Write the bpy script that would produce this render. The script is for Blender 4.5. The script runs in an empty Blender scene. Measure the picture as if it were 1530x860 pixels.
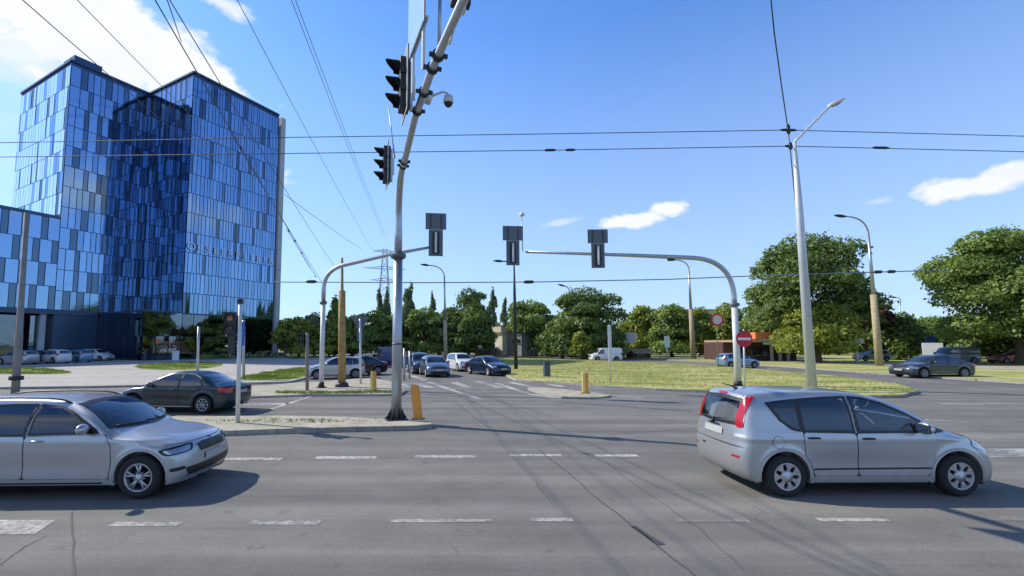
import bpy, bmesh, math, random
import numpy as np
from mathutils import Vector, Matrix
from mathutils.bvhtree import BVHTree

random.seed(7)
RNG = np.random.default_rng(7)
scene = bpy.context.scene
COL = scene.collection

# ------------------------------------------------------------------ camera model (used to turn measured picture points into places)
CX, CY, F, H = 700.0, 458.0, 690.0, 2.35
PITCH = math.atan(.08)
_c, _s = math.cos(PITCH), math.sin(PITCH)

def ray(px, py):
    x = (px - CX) / F
    y = (CY - py) / F
    return Vector((x, _c - y * _s, _s + y * _c))

def G(px, py, z=0.0):
    r = ray(px, py)
    t = (z - H) / r.z
    return Vector((r.x * t, r.y * t, z))

def at(px, py, Y):
    r = ray(px, py)
    t = Y / r.y
    return Vector((r.x * t, Y, H + r.z * t))

# ------------------------------------------------------------------ small helpers
def tag(o, label=None, cat=None, group=None, kind=None):
    if label: o['label'] = label
    if cat: o['category'] = cat
    if group: o['group'] = group
    if kind: o['kind'] = kind
    return o

def empty(name, loc=(0, 0, 0), rz=0.0, label=None, cat=None, group=None):
    o = bpy.data.objects.new(name, None)
    o.empty_display_size = .3
    COL.objects.link(o)
    o.location = loc
    o.rotation_euler = (0, 0, rz)
    return tag(o, label, cat, group)

def finish(name, bm, mats, parent=None, smooth=False, autosmooth=False):
    me = bpy.data.meshes.new(name)
    bm.normal_update()
    bm.to_mesh(me)
    bm.free()
    return link_mesh(name, me, mats, parent, smooth)

def link_mesh(name, me, mats, parent=None, smooth=False):
    if not isinstance(mats, (list, tuple)): mats = [mats]
    for m in mats: me.materials.append(m)
    if smooth:
        me.shade_smooth()
    o = bpy.data.objects.new(name, me)
    COL.objects.link(o)
    if parent is not None: o.parent = parent
    return o

def box(bm, c, size, rot=None, mi=0, bevel=0.0):
    """box centred at c; rot = Matrix 3x3 / angle about z"""
    r = bmesh.ops.create_cube(bm, size=1.0)
    vs = r['verts']
    M = Matrix.Identity(4)
    if rot is not None:
        M = Matrix.Rotation(rot, 4, 'Z') if isinstance(rot, (int, float)) else rot.to_4x4()
    for v in vs:
        v.co = (M @ Vector((v.co.x * size[0], v.co.y * size[1], v.co.z * size[2]))) + Vector(c)
    fs = set(f for v in vs for f in v.link_faces)
    for f in fs: f.material_index = mi
    if bevel > 0:
        es = list(set(e for f in fs for e in f.edges))
        rb = bmesh.ops.bevel(bm, geom=es, offset=bevel, segments=2, affect='EDGES', profile=.6)
        for f in rb['faces']: f.material_index = mi
    return vs

def tube(bm, pts, radii, seg=12, mi=0, cap=True):
    """swept tube through pts; radii one value or list"""
    pts = [Vector(p) for p in pts]
    if not isinstance(radii, (list, tuple)): radii = [radii] * len(pts)
    rings = []
    up = None
    for i, p in enumerate(pts):
        if i == 0: d = pts[1] - p
        elif i == len(pts) - 1: d = p - pts[i - 1]
        else: d = (pts[i + 1] - p).normalized() + (p - pts[i - 1]).normalized()
        d.normalize()
        if up is None:
            a = Vector((0, 0, 1)) if abs(d.z) < .9 else Vector((1, 0, 0))
            up = (a - d * a.dot(d)).normalized()
        else:
            up = (up - d * up.dot(d)).normalized()
        sd = d.cross(up)
        ring = [bm.verts.new(p + (up * math.cos(t) + sd * math.sin(t)) * radii[i])
                for t in [2 * math.pi * k / seg for k in range(seg)]]
        rings.append(ring)
    for a, b in zip(rings[:-1], rings[1:]):
        for k in range(seg):
            f = bm.faces.new((a[k], a[(k + 1) % seg], b[(k + 1) % seg], b[k]))
            f.material_index = mi
            f.smooth = True
    if cap:
        f = bm.faces.new(rings[0][::-1]); f.material_index = mi
        f = bm.faces.new(rings[-1]); f.material_index = mi

def lathe(bm, prof, axis='Y', seg=32, mi=0, center=(0, 0, 0), cap=True):
    """prof list of (r, a) ; revolved round the axis"""
    c = Vector(center)
    rings = []
    for r, a in prof:
        ring = []
        for k in range(seg):
            t = 2 * math.pi * k / seg
            if axis == 'Y': p = Vector((r * math.cos(t), a, r * math.sin(t)))
            elif axis == 'X': p = Vector((a, r * math.cos(t), r * math.sin(t)))
            else: p = Vector((r * math.cos(t), r * math.sin(t), a))
            ring.append(bm.verts.new(c + p))
        rings.append(ring)
    for a, b in zip(rings[:-1], rings[1:]):
        for k in range(seg):
            f = bm.faces.new((a[k], b[k], b[(k + 1) % seg], a[(k + 1) % seg]))
            f.material_index = mi
            f.smooth = True
    for rg in ((rings[0], rings[-1]) if cap else ()):
        try:
            f = bm.faces.new(rg); f.material_index = mi
        except ValueError:
            pass

def disc(bm, c, n, r, seg=24, mi=0):
    c = Vector(c); n = Vector(n).normalized()
    a = Vector((0, 0, 1)) if abs(n.z) < .9 else Vector((1, 0, 0))
    u = (a - n * a.dot(n)).normalized(); w = n.cross(u)
    f = bm.faces.new([bm.verts.new(c + (u * math.cos(t) + w * math.sin(t)) * r) for t in [2 * math.pi * k / seg for k in range(seg)]])
    f.normal_update()
    if f.normal.dot(n) < 0: f.normal_flip()
    f.material_index = mi
    return f

# ------------------------------------------------------------------ materials
MATS = {}
def nodes_of(m):
    m.use_nodes = True
    nt = m.node_tree
    return nt, nt.nodes, nt.links

def pbr(name, color, rough=.6, metal=0.0, coat=0.0, noise=0.0, nscale=6.0, bump=0.0, bscale=40.0, spec=None, emit=None, coords='Object', dirt=0.0):
    if name in MATS: return MATS[name]
    m = bpy.data.materials.new(name)
    nt, N, L = nodes_of(m)
    b = N['Principled BSDF']
    b.inputs['Base Color'].default_value = (*color, 1)
    b.inputs['Roughness'].default_value = rough
    b.inputs['Metallic'].default_value = metal
    b.inputs['Coat Weight'].default_value = coat
    b.inputs['Coat Roughness'].default_value = .05
    if spec is not None: b.inputs['Specular IOR Level'].default_value = spec
    if emit:
        b.inputs['Emission Color'].default_value = (*emit[:3], 1)
        b.inputs['Emission Strength'].default_value = emit[3]
    tc = N.new('ShaderNodeTexCoord')
    if noise > 0:
        nz = N.new('ShaderNodeTexNoise'); nz.inputs['Scale'].default_value = nscale
        nz.inputs['Detail'].default_value = 6; nz.inputs['Roughness'].default_value = .65
        L.new(tc.outputs[coords], nz.inputs['Vector'])
        mr = N.new('ShaderNodeMapRange')
        mr.inputs['From Min'].default_value = .3; mr.inputs['From Max'].default_value = .7
        mr.inputs['To Min'].default_value = 1 - noise; mr.inputs['To Max'].default_value = 1 + noise
        L.new(nz.outputs['Fac'], mr.inputs['Value'])
        mx = N.new('ShaderNodeMix'); mx.data_type = 'RGBA'; mx.blend_type = 'MULTIPLY'
        mx.inputs['Factor'].default_value = 1
        mx.inputs[6].default_value = (*color, 1)
        L.new(mr.outputs[0], mx.inputs[7])
        L.new(mx.outputs[2], b.inputs['Base Color'])
    if bump > 0:
        nb = N.new('ShaderNodeTexNoise'); nb.inputs['Scale'].default_value = bscale; nb.inputs['Detail'].default_value = 4
        L.new(tc.outputs[coords], nb.inputs['Vector'])
        bp = N.new('ShaderNodeBump'); bp.inputs['Strength'].default_value = bump; bp.inputs['Distance'].default_value = .02
        L.new(nb.outputs['Fac'], bp.inputs['Height'])
        L.new(bp.outputs['Normal'], b.inputs['Normal'])
    MATS[name] = m
    return m

def ramp(N, stops):
    r = N.new('ShaderNodeValToRGB')
    el = r.color_ramp.elements
    while len(el) > 1: el.remove(el[-1])
    el[0].position = stops[0][0]; el[0].color = (*stops[0][1], 1)
    for p, c in stops[1:]:
        e = el.new(p); e.color = (*c, 1)
    return r

def mixc(N, L, fac, a, b, mode='MIX'):
    mx = N.new('ShaderNodeMix'); mx.data_type = 'RGBA'; mx.blend_type = mode
    for idx, v in ((0, fac), (6, a), (7, b)):
        if hasattr(v, 'is_output') or isinstance(v, bpy.types.NodeSocket): L.new(v, mx.inputs[idx])
        elif idx == 0: mx.inputs[0].default_value = v
        else: mx.inputs[idx].default_value = (*v, 1)
    return mx.outputs[2]

def noise_node(N, L, vec, scale, detail=6, rough=.6, dist=0.0):
    n = N.new('ShaderNodeTexNoise')
    n.inputs['Scale'].default_value = scale; n.inputs['Detail'].default_value = detail
    n.inputs['Roughness'].default_value = rough; n.inputs['Distortion'].default_value = dist
    L.new(vec, n.inputs['Vector'])
    return n.outputs['Fac']

def mapping(N, L, vec, scale=(1, 1, 1), rot=0.0):
    mp = N.new('ShaderNodeMapping')
    mp.inputs['Scale'].default_value = scale; mp.inputs['Rotation'].default_value = (0, 0, rot)
    L.new(vec, mp.inputs['Vector'])
    return mp.outputs['Vector']

def mrange(N, L, v, a, b, c, d):
    m = N.new('ShaderNodeMapRange')
    for i, x in zip(('From Min', 'From Max', 'To Min', 'To Max'), (a, b, c, d)): m.inputs[i].default_value = x
    L.new(v, m.inputs['Value'])
    return m.outputs[0]

def math_node(N, L, op, a, b=None):
    m = N.new('ShaderNodeMath'); m.operation = op
    for i, v in enumerate((a, b)):
        if v is None: continue
        if isinstance(v, (int, float)): m.inputs[i].default_value = v
        else: L.new(v, m.inputs[i])
    return m.outputs[0]

def asphalt():
    m = bpy.data.materials.new('asphalt')
    nt, N, L = nodes_of(m)
    b = N['Principled BSDF']; b.inputs['Roughness'].default_value = .85
    b.inputs['Specular IOR Level'].default_value = .3
    tc = N.new('ShaderNodeTexCoord').outputs['Object']
    big = noise_node(N, L, tc, .12, 4, .6)
    streak = noise_node(N, L, mapping(N, L, tc, (.045, 1.15, 1)), 1.0, 7, .62, .25)
    patch = noise_node(N, L, tc, 1.1, 8, .7)
    fine = noise_node(N, L, tc, 70, 3, .7)
    agg = noise_node(N, L, tc, 22, 4, .8)
    base = ramp(N, [(.3, (.122, .118, .108)), (.48, (.186, .178, .158)), (.62, (.250, .234, .202))])
    L.new(streak, base.inputs[0])
    c = mixc(N, L, mrange(N, L, big, .38, .62, 0, 1), base.outputs[0], (.138, .135, .126))
    # mix only half of the big patches
    c = mixc(N, L, .55, base.outputs[0], c)
    c = mixc(N, L, 1.0, c, mrange(N, L, patch, .3, .7, .86, 1.12), 'MULTIPLY')
    c = mixc(N, L, 1.0, c, mrange(N, L, agg, .3, .7, .84, 1.16), 'MULTIPLY')
    c = mixc(N, L, 1.0, c, mrange(N, L, fine, .25, .75, .66, 1.34), 'MULTIPLY')
    spy = N.new('ShaderNodeSeparateXYZ'); L.new(tc, spy.inputs[0])
    wv = math_node(N, L, 'COSINE', math_node(N, L, 'MULTIPLY', math_node(N, L, 'SUBTRACT', spy.outputs['Y'], 6.9), 2 * math.pi / 1.68))
    near = math_node(N, L, 'LESS_THAN', spy.outputs['Y'], 12.8)
    tr = math_node(N, L, 'MULTIPLY', math_node(N, L, 'MULTIPLY', wv, near), mrange(N, L, big, .35, .65, .03, .11))
    c = mixc(N, L, 1.0, c, math_node(N, L, 'ADD', tr, 1.0), 'MULTIPLY')
    # cracks: cell borders, shown only in some patches
    vo = N.new('ShaderNodeTexVoronoi'); vo.feature = 'DISTANCE_TO_EDGE'; vo.inputs['Scale'].default_value = .38
    wob = N.new('ShaderNodeVectorMath'); wob.operation = 'ADD'
    nz = N.new('ShaderNodeTexNoise'); nz.inputs['Scale'].default_value = 1.6; nz.inputs['Detail'].default_value = 5
    L.new(tc, nz.inputs['Vector'])
    L.new(tc, wob.inputs[0]); L.new(nz.outputs['Color'], wob.inputs[1])
    L.new(wob.outputs[0], vo.inputs['Vector'])
    crack = mrange(N, L, vo.outputs['Distance'], 0, .009, 1, 0)
    mask = mrange(N, L, noise_node(N, L, tc, .35, 2), .5, .56, 0, 1)
    ck = math_node(N, L, 'MULTIPLY', crack, mask)
    ck = math_node(N, L, 'MULTIPLY', ck, .28)
    c = mixc(N, L, ck, c, (.07, .068, .066))
    # oil drips / dark spots
    spots = mrange(N, L, noise_node(N, L, tc, 2.6, 3, .5), .66, .72, 0, .35)
    c = mixc(N, L, spots, c, (.07, .07, .075))
    L.new(c, b.inputs['Base Color'])
    bp = N.new('ShaderNodeBump'); bp.inputs['Strength'].default_value = .5; bp.inputs['Distance'].default_value = .01
    L.new(fine, bp.inputs['Height']); L.new(bp.outputs['Normal'], b.inputs['Normal'])
    return m

def ground_mat(name, cols, scale=.5, grain=30, rough=.95, bump=.4, bands=None, tiles=None, joints=False):
    m = bpy.data.materials.new(name)
    nt, N, L = nodes_of(m)
    b = N['Principled BSDF']; b.inputs['Roughness'].default_value = rough
    b.inputs['Specular IOR Level'].default_value = .2
    tc = N.new('ShaderNodeTexCoord').outputs['Object']
    n1 = noise_node(N, L, mapping(N, L, tc, bands or (1, 1, 1)), scale, 8, .68)
    r = ramp(N, [(.28 + .44 * i / (len(cols) - 1), c) for i, c in enumerate(cols)])
    L.new(n1, r.inputs[0])
    n2 = noise_node(N, L, tc, grain, 4, .75)
    n3 = noise_node(N, L, tc, grain / 8, 4, .7)
    c = mixc(N, L, 1.0, r.outputs[0], mrange(N, L, n2, .3, .7, .75, 1.25), 'MULTIPLY')
    c = mixc(N, L, 1.0, c, mrange(N, L, n3, .3, .7, .82, 1.18), 'MULTIPLY')
    if tiles:
        bt = N.new('ShaderNodeTexBrick'); bt.inputs['Scale'].default_value = 1.0
        bt.inputs['Brick Width'].default_value = tiles; bt.inputs['Row Height'].default_value = tiles; bt.offset = 0.0
        bt.inputs['Mortar Size'].default_value = .012; bt.inputs['Mortar Smooth'].default_value = .3
        bt.inputs['Color1'].default_value = (1, 1, 1, 1); bt.inputs['Color2'].default_value = (.88, .87, .85, 1); bt.inputs['Mortar'].default_value = (.52, .50, .42, 1)
        L.new(mapping(N, L, tc, (1, 1, 1), .12), bt.inputs['Vector'])
        c = mixc(N, L, .4, c, bt.outputs['Color'], 'MULTIPLY')
    if joints:
        sp = N.new('ShaderNodeSeparateXYZ'); L.new(tc, sp.inputs[0])
        fr = math_node(N, L, 'FRACT', sp.outputs['X'])
        j = math_node(N, L, 'LESS_THAN', fr, .022)
        fl = N.new('ShaderNodeTexWhiteNoise'); fl.noise_dimensions = '1D'
        L.new(math_node(N, L, 'FLOOR', sp.outputs['X']), fl.inputs['W'])
        c = mixc(N, L, 1.0, c, mrange(N, L, fl.outputs['Value'], 0, 1, .80, 1.12), 'MULTIPLY')
        c = mixc(N, L, math_node(N, L, 'MULTIPLY', j, .7), c, (.06, .055, .05))
    L.new(c, b.inputs['Base Color'])
    bp = N.new('ShaderNodeBump'); bp.inputs['Strength'].default_value = bump; bp.inputs['Distance'].default_value = .03
    L.new(n2, bp.inputs['Height']); L.new(bp.outputs['Normal'], b.inputs['Normal'])
    return m

def paint_marking(hi=(.62, .60, .55), wear=0.0):
    m = bpy.data.materials.new('worn_road_paint')
    nt, N, L = nodes_of(m)
    b = N['Principled BSDF']; b.inputs['Roughness'].default_value = .7
    tc = N.new('ShaderNodeTexCoord').outputs['Object']
    w = noise_node(N, L, tc, 9, 8, .75)
    w2 = noise_node(N, L, tc, .5, 2, .5)
    s = math_node(N, L, 'ADD', w, math_node(N, L, 'MULTIPLY', w2, .55))
    f = mrange(N, L, s, .62 - wear, .86 - wear, 1, 0)
    c = mixc(N, L, f, (.18, .176, .162), hi)
    L.new(c, b.inputs['Base Color'])
    return m

def leaf_mat(name, dark, light, trans=.25):
    m = bpy.data.materials.new(name)
    nt, N, L = nodes_of(m)
    N.remove(N['Principled BSDF'])
    out = N['Material Output']
    geo = N.new('ShaderNodeNewGeometry')
    tc = N.new('ShaderNodeTexCoord').outputs['Object']
    nz = noise_node(N, L, tc, .55, 3, .6)
    s = math_node(N, L, 'ADD', math_node(N, L, 'MULTIPLY', geo.outputs['Random Per Island'], .45),
                  mrange(N, L, nz, .35, .65, 0, .6))
    r = ramp(N, [(0.0, dark), (.55, tuple((a + b) / 2 for a, b in zip(dark, light))), (1.0, light)])
    L.new(s, r.inputs[0])
    d = N.new('ShaderNodeBsdfDiffuse'); L.new(r.outputs[0], d.inputs['Color'])
    t = N.new('ShaderNodeBsdfTranslucent')
    c2 = mixc(N, L, 1.0, r.outputs[0], (1.15, 1.25, .6), 'MULTIPLY'); L.new(c2, t.inputs['Color'])
    mx = N.new('ShaderNodeMixShader'); mx.inputs[0].default_value = trans
    L.new(d.outputs[0], mx.inputs[1]); L.new(t.outputs[0], mx.inputs[2])
    g = N.new('ShaderNodeBsdfGlossy'); g.inputs['Roughness'].default_value = .55; g.inputs['Color'].default_value = (.6, .65, .6, 1)
    m2 = N.new('ShaderNodeMixShader'); m2.inputs[0].default_value = .05
    L.new(mx.outputs[0], m2.inputs[1]); L.new(g.outputs[0], m2.inputs[2])
    L.new(m2.outputs[0], out.inputs['Surface'])
    return m

def glass_panel(name, color, rough=.06, metal=1.0, var=.25):
    """reflective curtain wall glass, each panel a slightly different tone"""
    m = bpy.data.materials.new(name)
    nt, N, L = nodes_of(m)
    b = N['Principled BSDF']; b.inputs['Roughness'].default_value = rough; b.inputs['Metallic'].default_value = metal
    geo = N.new('ShaderNodeNewGeometry')
    v = mrange(N, L, geo.outputs['Random Per Island'], 0, 1, 1 - var, 1 + var)
    c = mixc(N, L, 1.0, color, v, 'MULTIPLY')
    tc = N.new('ShaderNodeTexCoord').outputs['Object']
    bp = N.new('ShaderNodeBump'); bp.inputs['Strength'].default_value = .08; bp.inputs['Distance'].default_value = .05
    L.new(noise_node(N, L, tc, .9, 2), bp.inputs['Height']); L.new(bp.outputs['Normal'], b.inputs['Normal'])
    L.new(c, b.inputs['Base Color'])
    return m

M_ASPH = asphalt()
M_MARK = paint_marking()
M_MARK2 = paint_marking((.54, .52, .46), .03)
M_KERB = ground_mat('kerb_concrete', [(.30, .28, .25), (.42, .40, .36)], 3, 60, joints=True)
M_PAVE = ground_mat('dusty_pavement', [(.37, .345, .305), (.46, .43, .385), (.52, .485, .43)], .25, 25, bands=(.5, 1.6, 1), tiles=.5)
M_SAND = ground_mat('sandy_median', [(.31, .285, .20), (.44, .405, .315), (.50, .46, .37)], 1.2, 30, tiles=.35)
M_DRY = ground_mat('dry_grass_soil', [(.13, .19, .04), (.28, .30, .08), (.46, .43, .17), (.60, .53, .30)], .28, 18, bands=(.45, 1.7, 1))
M_GREEN = ground_mat('green_grass_soil', [(.13, .19, .035), (.20, .26, .05), (.30, .31, .10)], .6, 18)
M_FAR = ground_mat('far_ground', [(.10, .12, .05), (.20, .20, .10), (.27, .25, .16)], .05, 2)
M_GALV = pbr('galvanised_steel', (.42, .45, .48), .42, .75, noise=.12, nscale=5)
M_GALVL = pbr('pale_painted_steel', (.60, .62, .62), .5, .2, noise=.1, nscale=3)
M_RUST = pbr('ochre_rust_paint', (.36, .235, .085), .8, 0, noise=.35, nscale=4, bump=.3)
M_TAN = pbr('tan_concrete_pole', (.40, .32, .20), .85, 0, noise=.25, nscale=4, bump=.3)
M_DARKST = pbr('dark_steel', (.03, .034, .04), .5, .3, noise=.2)
M_GREYPL = pbr('grey_sign_back', (.11, .135, .155), .55, .2, noise=.12, nscale=8)
M_BLACK = pbr('black_plastic', (.012, .013, .015), .45, 0, noise=.1)
M_RUBBER = pbr('tyre_rubber', (.017, .017, .018), .85, 0, noise=.2, nscale=20)
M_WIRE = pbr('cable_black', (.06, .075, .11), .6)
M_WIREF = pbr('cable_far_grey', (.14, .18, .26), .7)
M_ORANGE = pbr('orange_bollard_paint', (.72, .30, .04), .55, noise=.12, nscale=5)
M_YELLOW = pbr('yellow_bollard_paint', (.74, .58, .18), .55, noise=.12, nscale=5)
M_WHITE = pbr('white_paint', (.72, .73, .74), .5, noise=.06)
M_RED = pbr('red_sign', (.50, .012, .02), .4, noise=.1)
M_BLUE = pbr('blue_sign', (.02, .09, .36), .4, noise=.1)
M_SKYPLATE = pbr('sign_face_pale_blue', (.30, .48, .72), .25, .1, noise=.1, nscale=2)
M_LAMPW = pbr('lamp_head_shell', (.62, .61, .58), .4, .1)
M_LENS = pbr('lamp_lens', (.35, .30, .22), .15, 0)
M_LAMPOFF = pbr('signal_lens_dark', (.05, .03, .02), .2)
M_AMBER = pbr('signal_lens_amber', (.50, .20, .06), .25)
M_BARK = pbr('bark', (.10, .075, .05), .9, 0, noise=.3, nscale=6, bump=.6, bscale=15)

# ------------------------------------------------------------------ world, sun, camera
SUN_H = Vector((-.933, .358, 0)).normalized()
EL = math.radians(39.3)
SUN_DIR = Vector((SUN_H.x * math.cos(EL), SUN_H.y * math.cos(EL), math.sin(EL)))

world = bpy.data.worlds.new("World")
scene.world = world
world.use_nodes = True
wt = world.node_tree; WN, WL = wt.nodes, wt.links
bg = WN['Background']
sky = WN.new('ShaderNodeTexSky')
sky.sky_type = 'NISHITA'; sky.sun_disc = False
sky.sun_elevation = EL
sky.sun_rotation = math.atan2(SUN_DIR.x, SUN_DIR.y)
sky.air_density = 1.0; sky.dust_density = .3; sky.ozone_density = 1.5; sky.altitude = 120
tcw = WN.new('ShaderNodeTexCoord').outputs['Generated']

def cloud(px, py, hw, hh, rot=0.0, amp=.9, soft=.35, dens=1.0, scale=9.0):
    """a cloud round the given direction; half width / height in degrees"""
    c = ray(px, py).normalized()
    r = c.cross(Vector((0, 0, 1))).normalized(); u = r.cross(c).normalized()
    r2 = r * math.cos(rot) + u * math.sin(rot); u2 = -r * math.sin(rot) + u * math.cos(rot)
    def dot(v):
        n = WN.new('ShaderNodeVectorMath'); n.operation = 'DOT_PRODUCT'
        WL.new(tcw, n.inputs[0]); n.inputs[1].default_value = v
        return n.outputs['Value']
    a = math_node(WN, WL, 'DIVIDE', dot(r2), math.sin(math.radians(hw)))
    b = math_node(WN, WL, 'DIVIDE', dot(u2), math.sin(math.radians(hh)))
    d = math_node(WN, WL, 'SQRT', math_node(WN, WL, 'ADD', math_node(WN, WL, 'MULTIPLY', a, a), math_node(WN, WL, 'MULTIPLY', b, b)))
    nz = noise_node(WN, WL, mapping(WN, WL, tcw, (1, 1, 1.7)), scale, 9, .58)
    s = math_node(WN, WL, 'ADD', math_node(WN, WL, 'SUBTRACT', 1.0, d), math_node(WN, WL, 'MULTIPLY', math_node(WN, WL, 'SUBTRACT', nz, .5), amp * 2))
    mk = mrange(WN, WL, s, 0, soft, 0, dens)
    front = math_node(WN, WL, 'GREATER_THAN', dot(c), 0)
    return math_node(WN, WL, 'MULTIPLY', mk, front)

cl = [cloud(100, 5, 16, 6, -.35, 1.5, .32, 1.0, 8), cloud(235, 75, 7.5, 3.6, -.38, 1.4, .3, 1.0, 11), cloud(0, 40, 9, 4, -.2, 1.2, .7, .8, 8),
      cloud(330, 5, 3.5, 1.2, -.3, 1.2, .6, .8, 16), 
      cloud(948, 328, 3.9, 1.0, .04, .8, .4, 1.0, 26), cloud(1000, 312, 2.4, 1.0, 0, .8, .4, 1.0, 26), cloud(838, 332, 2.8, .45, .1, 1.2, .9, .45, 22),
      cloud(1428, 282, 3.6, 1.1, -.02, .8, .4, 1.0, 22), cloud(1512, 258, 2.8, .9, .0, .9, .5, .9, 22), cloud(1312, 300, 1.2, .4, 0, 1.0, .9, .4, 22),
      cloud(40, 150, 12, 6, 0, 1.6, 1.6, .45, 6)]
# clouds out of frame to the left and behind, which the glass facades mirror
for az, el, w, h in ((-115, 25, 22, 9), (-150, 35, 26, 10), (160, 28, 20, 7), (100, 14, 16, 3)):
    dv = Vector((math.sin(math.radians(az)) * math.cos(math.radians(el)), math.cos(math.radians(az)) * math.cos(math.radians(el)), math.sin(math.radians(el))))
    _ray = ray
    ray = lambda a, b, dv=dv: dv
    cl.append(cloud(0, 0, w, h, 0, 1.2, .6, .9, 4))
    ray = _ray
tot = cl[0]
for c in cl[1:]: tot = math_node(WN, WL, 'MAXIMUM', tot, c)
# gentle cast: photograph's sky is a lighter, purer blue than the raw sky model
sky_t = mixc(WN, WL, 1.0, sky.outputs[0], (1.12, 1.68, 2.45), 'MULTIPLY')
sepz = WN.new('ShaderNodeSeparateXYZ'); WL.new(tcw, sepz.inputs[0])
haze = mrange(WN, WL, sepz.outputs['Z'], 0.0, .58, .78, 0.0)
sky_t = mixc(WN, WL, haze, sky_t, (5.1, 6.3, 7.9))
cc = mixc(WN, WL, mrange(WN, WL, noise_node(WN, WL, tcw, 14, 5), .3, .7, 0, 1), (8.3, 8.7, 9.1), (9.3, 9.4, 9.4))
sky_t = mixc(WN, WL, 1.0, sky_t, mrange(WN, WL, sepz.outputs['Z'], .60, .95, 1.0, .35), 'MULTIPLY')
skyc = mixc(WN, WL, tot, sky_t, cc)
WL.new(skyc, bg.inputs['Color'])
bg.inputs['Strength'].default_value = .11

sun = bpy.data.lights.new('sun', 'SUN')
sun.energy = 5.0; sun.angle = math.radians(.5); sun.color = (1.0, .935, .83)
so = bpy.data.objects.new('sun', sun); COL.objects.link(so)
so.rotation_euler = SUN_DIR.to_track_quat('Z', 'Y').to_euler()
so.location = (-30, 20, 40)

cam = bpy.data.cameras.new('camera'); co = bpy.data.objects.new('camera', cam); COL.objects.link(co)
co.location = (0, 0, H); co.rotation_euler = (math.pi / 2 + PITCH, 0, 0)
cam.sensor_width = 36; cam.lens = 36 * F / 1530
cam.shift_x = (765 - CX) / 1530; cam.shift_y = (CY - 430) / 1530
cam.clip_start = .1; cam.clip_end = 6000
scene.camera = co
scene.view_settings.view_transform = 'Standard'
scene.view_settings.look = 'None'
scene.view_settings.exposure = 0
scene.render.resolution_x = 1024; scene.render.resolution_y = 576

# ------------------------------------------------------------------ ground, roads, kerbs
def sheet(name, pts, z, mat, kind='structure'):
    bm = bmesh.new()
    f = bm.faces.new([bm.verts.new((p[0], p[1], z)) for p in pts])
    f.normal_update()
    if f.normal.z < 0: f.normal_flip()
    bmesh.ops.triangulate(bm, faces=bm.faces[:])
    o = finish(name, bm, mat)
    if kind: tag(o, kind=kind)
    return o

sheet('ground', [(-3000, -3000), (3000, -3000), (3000, 3000), (-3000, 3000)], -.02, M_FAR)
sheet('road', [(-260, -60), (260, -60), (260, 160), (-260, 160)], 0, M_ASPH)

def slab(name, pts, z, mat, kerb=.14):
    """raised area with a concrete kerb all round"""
    bm = bmesh.new()
    f = bm.faces.new([bm.verts.new((p[0], p[1], z)) for p in pts])
    f.normal_update()
    if f.normal.z < 0: f.normal_flip()
    if kerb:
        r = bmesh.ops.inset_region(bm, faces=[f], thickness=kerb, use_even_offset=True)
        for k in r['faces']: k.material_index = 1
    e = [e for e in bm.edges if e.is_boundary]
    r = bmesh.ops.extrude_edge_only(bm, edges=e)
    for v in [v for v in r['geom'] if isinstance(v, bmesh.types.BMVert)]: v.co.z = -.01
    for k in [k for k in r['geom'] if isinstance(k, bmesh.types.BMFace)]: k.material_index = 1
    bmesh.ops.triangulate(bm, faces=[q for q in bm.faces if len(q.verts) > 4])
    bmesh.ops.recalc_face_normals(bm, faces=bm.faces[:])
    return tag(finish(name, bm, [mat, M_KERB]), kind='structure')

def gp(lst, z): return [G(a, b, z)[:2] for a, b in lst]

def rounded(pts, it=2):
    for _ in range(it):
        q = []
        n = len(pts)
        for i in range(n):
            a, b = pts[i], pts[(i + 1) % n]
            q.append((a[0] * .75 + b[0] * .25, a[1] * .75 + b[1] * .25))
            q.append((a[0] * .25 + b[0] * .75, a[1] * .25 + b[1] * .75))
        pts = q
    return pts

KZ = .12
left_kerb = [(0, 578), (120, 576.5), (250, 574), (350, 571.5), (432, 569.5), (455, 564), (480, 548), (508, 534), (535, 526), (556, 521.5)]
lp = gp(left_kerb, KZ)
slab('pavement', [(-250, 24.5)] + lp + [(-40, 300), (-250, 300)], KZ, M_PAVE)
isl = [(772, 566.5), (845, 571.5), (900, 575.5), (980, 580), (1060, 583), (1180, 587.5), (1290, 590.5), (1345, 590), (1372, 583), (1350, 575),
       (1300, 567), (1240, 560), (1160, 553.5), (1080, 547), (1000, 542), (880, 537.5), (760, 534), (690, 533), (704, 538)]
ISL = gp(isl, KZ)
slab('grass_island', ISL, KZ, M_DRY, .16)
verge = [(585, 526.2), (690, 528), (780, 529.5), (870, 532), (1000, 537), (1100, 542.2), (1200, 548.5), (1320, 557.5), (1455, 566), (1540, 571)]
vg = gp(verge, KZ)
VERGE = vg + [(120, 27.5), (260, 26), (260, 300), (-25, 300)]
slab('grass_verge', VERGE, KZ, M_DRY, .16)
# strip of pale footway behind the verge road
fw = gp([(870, 530), (1000, 533.5), (1200, 541), (1420, 549), (1540, 552)], KZ) + gp([(1540, 547.5), (1420, 545.5), (1200, 538.5), (1000, 531.5), (870, 528)], KZ)
sheet('footpath', fw, KZ + .006, M_PAVE)
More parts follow.
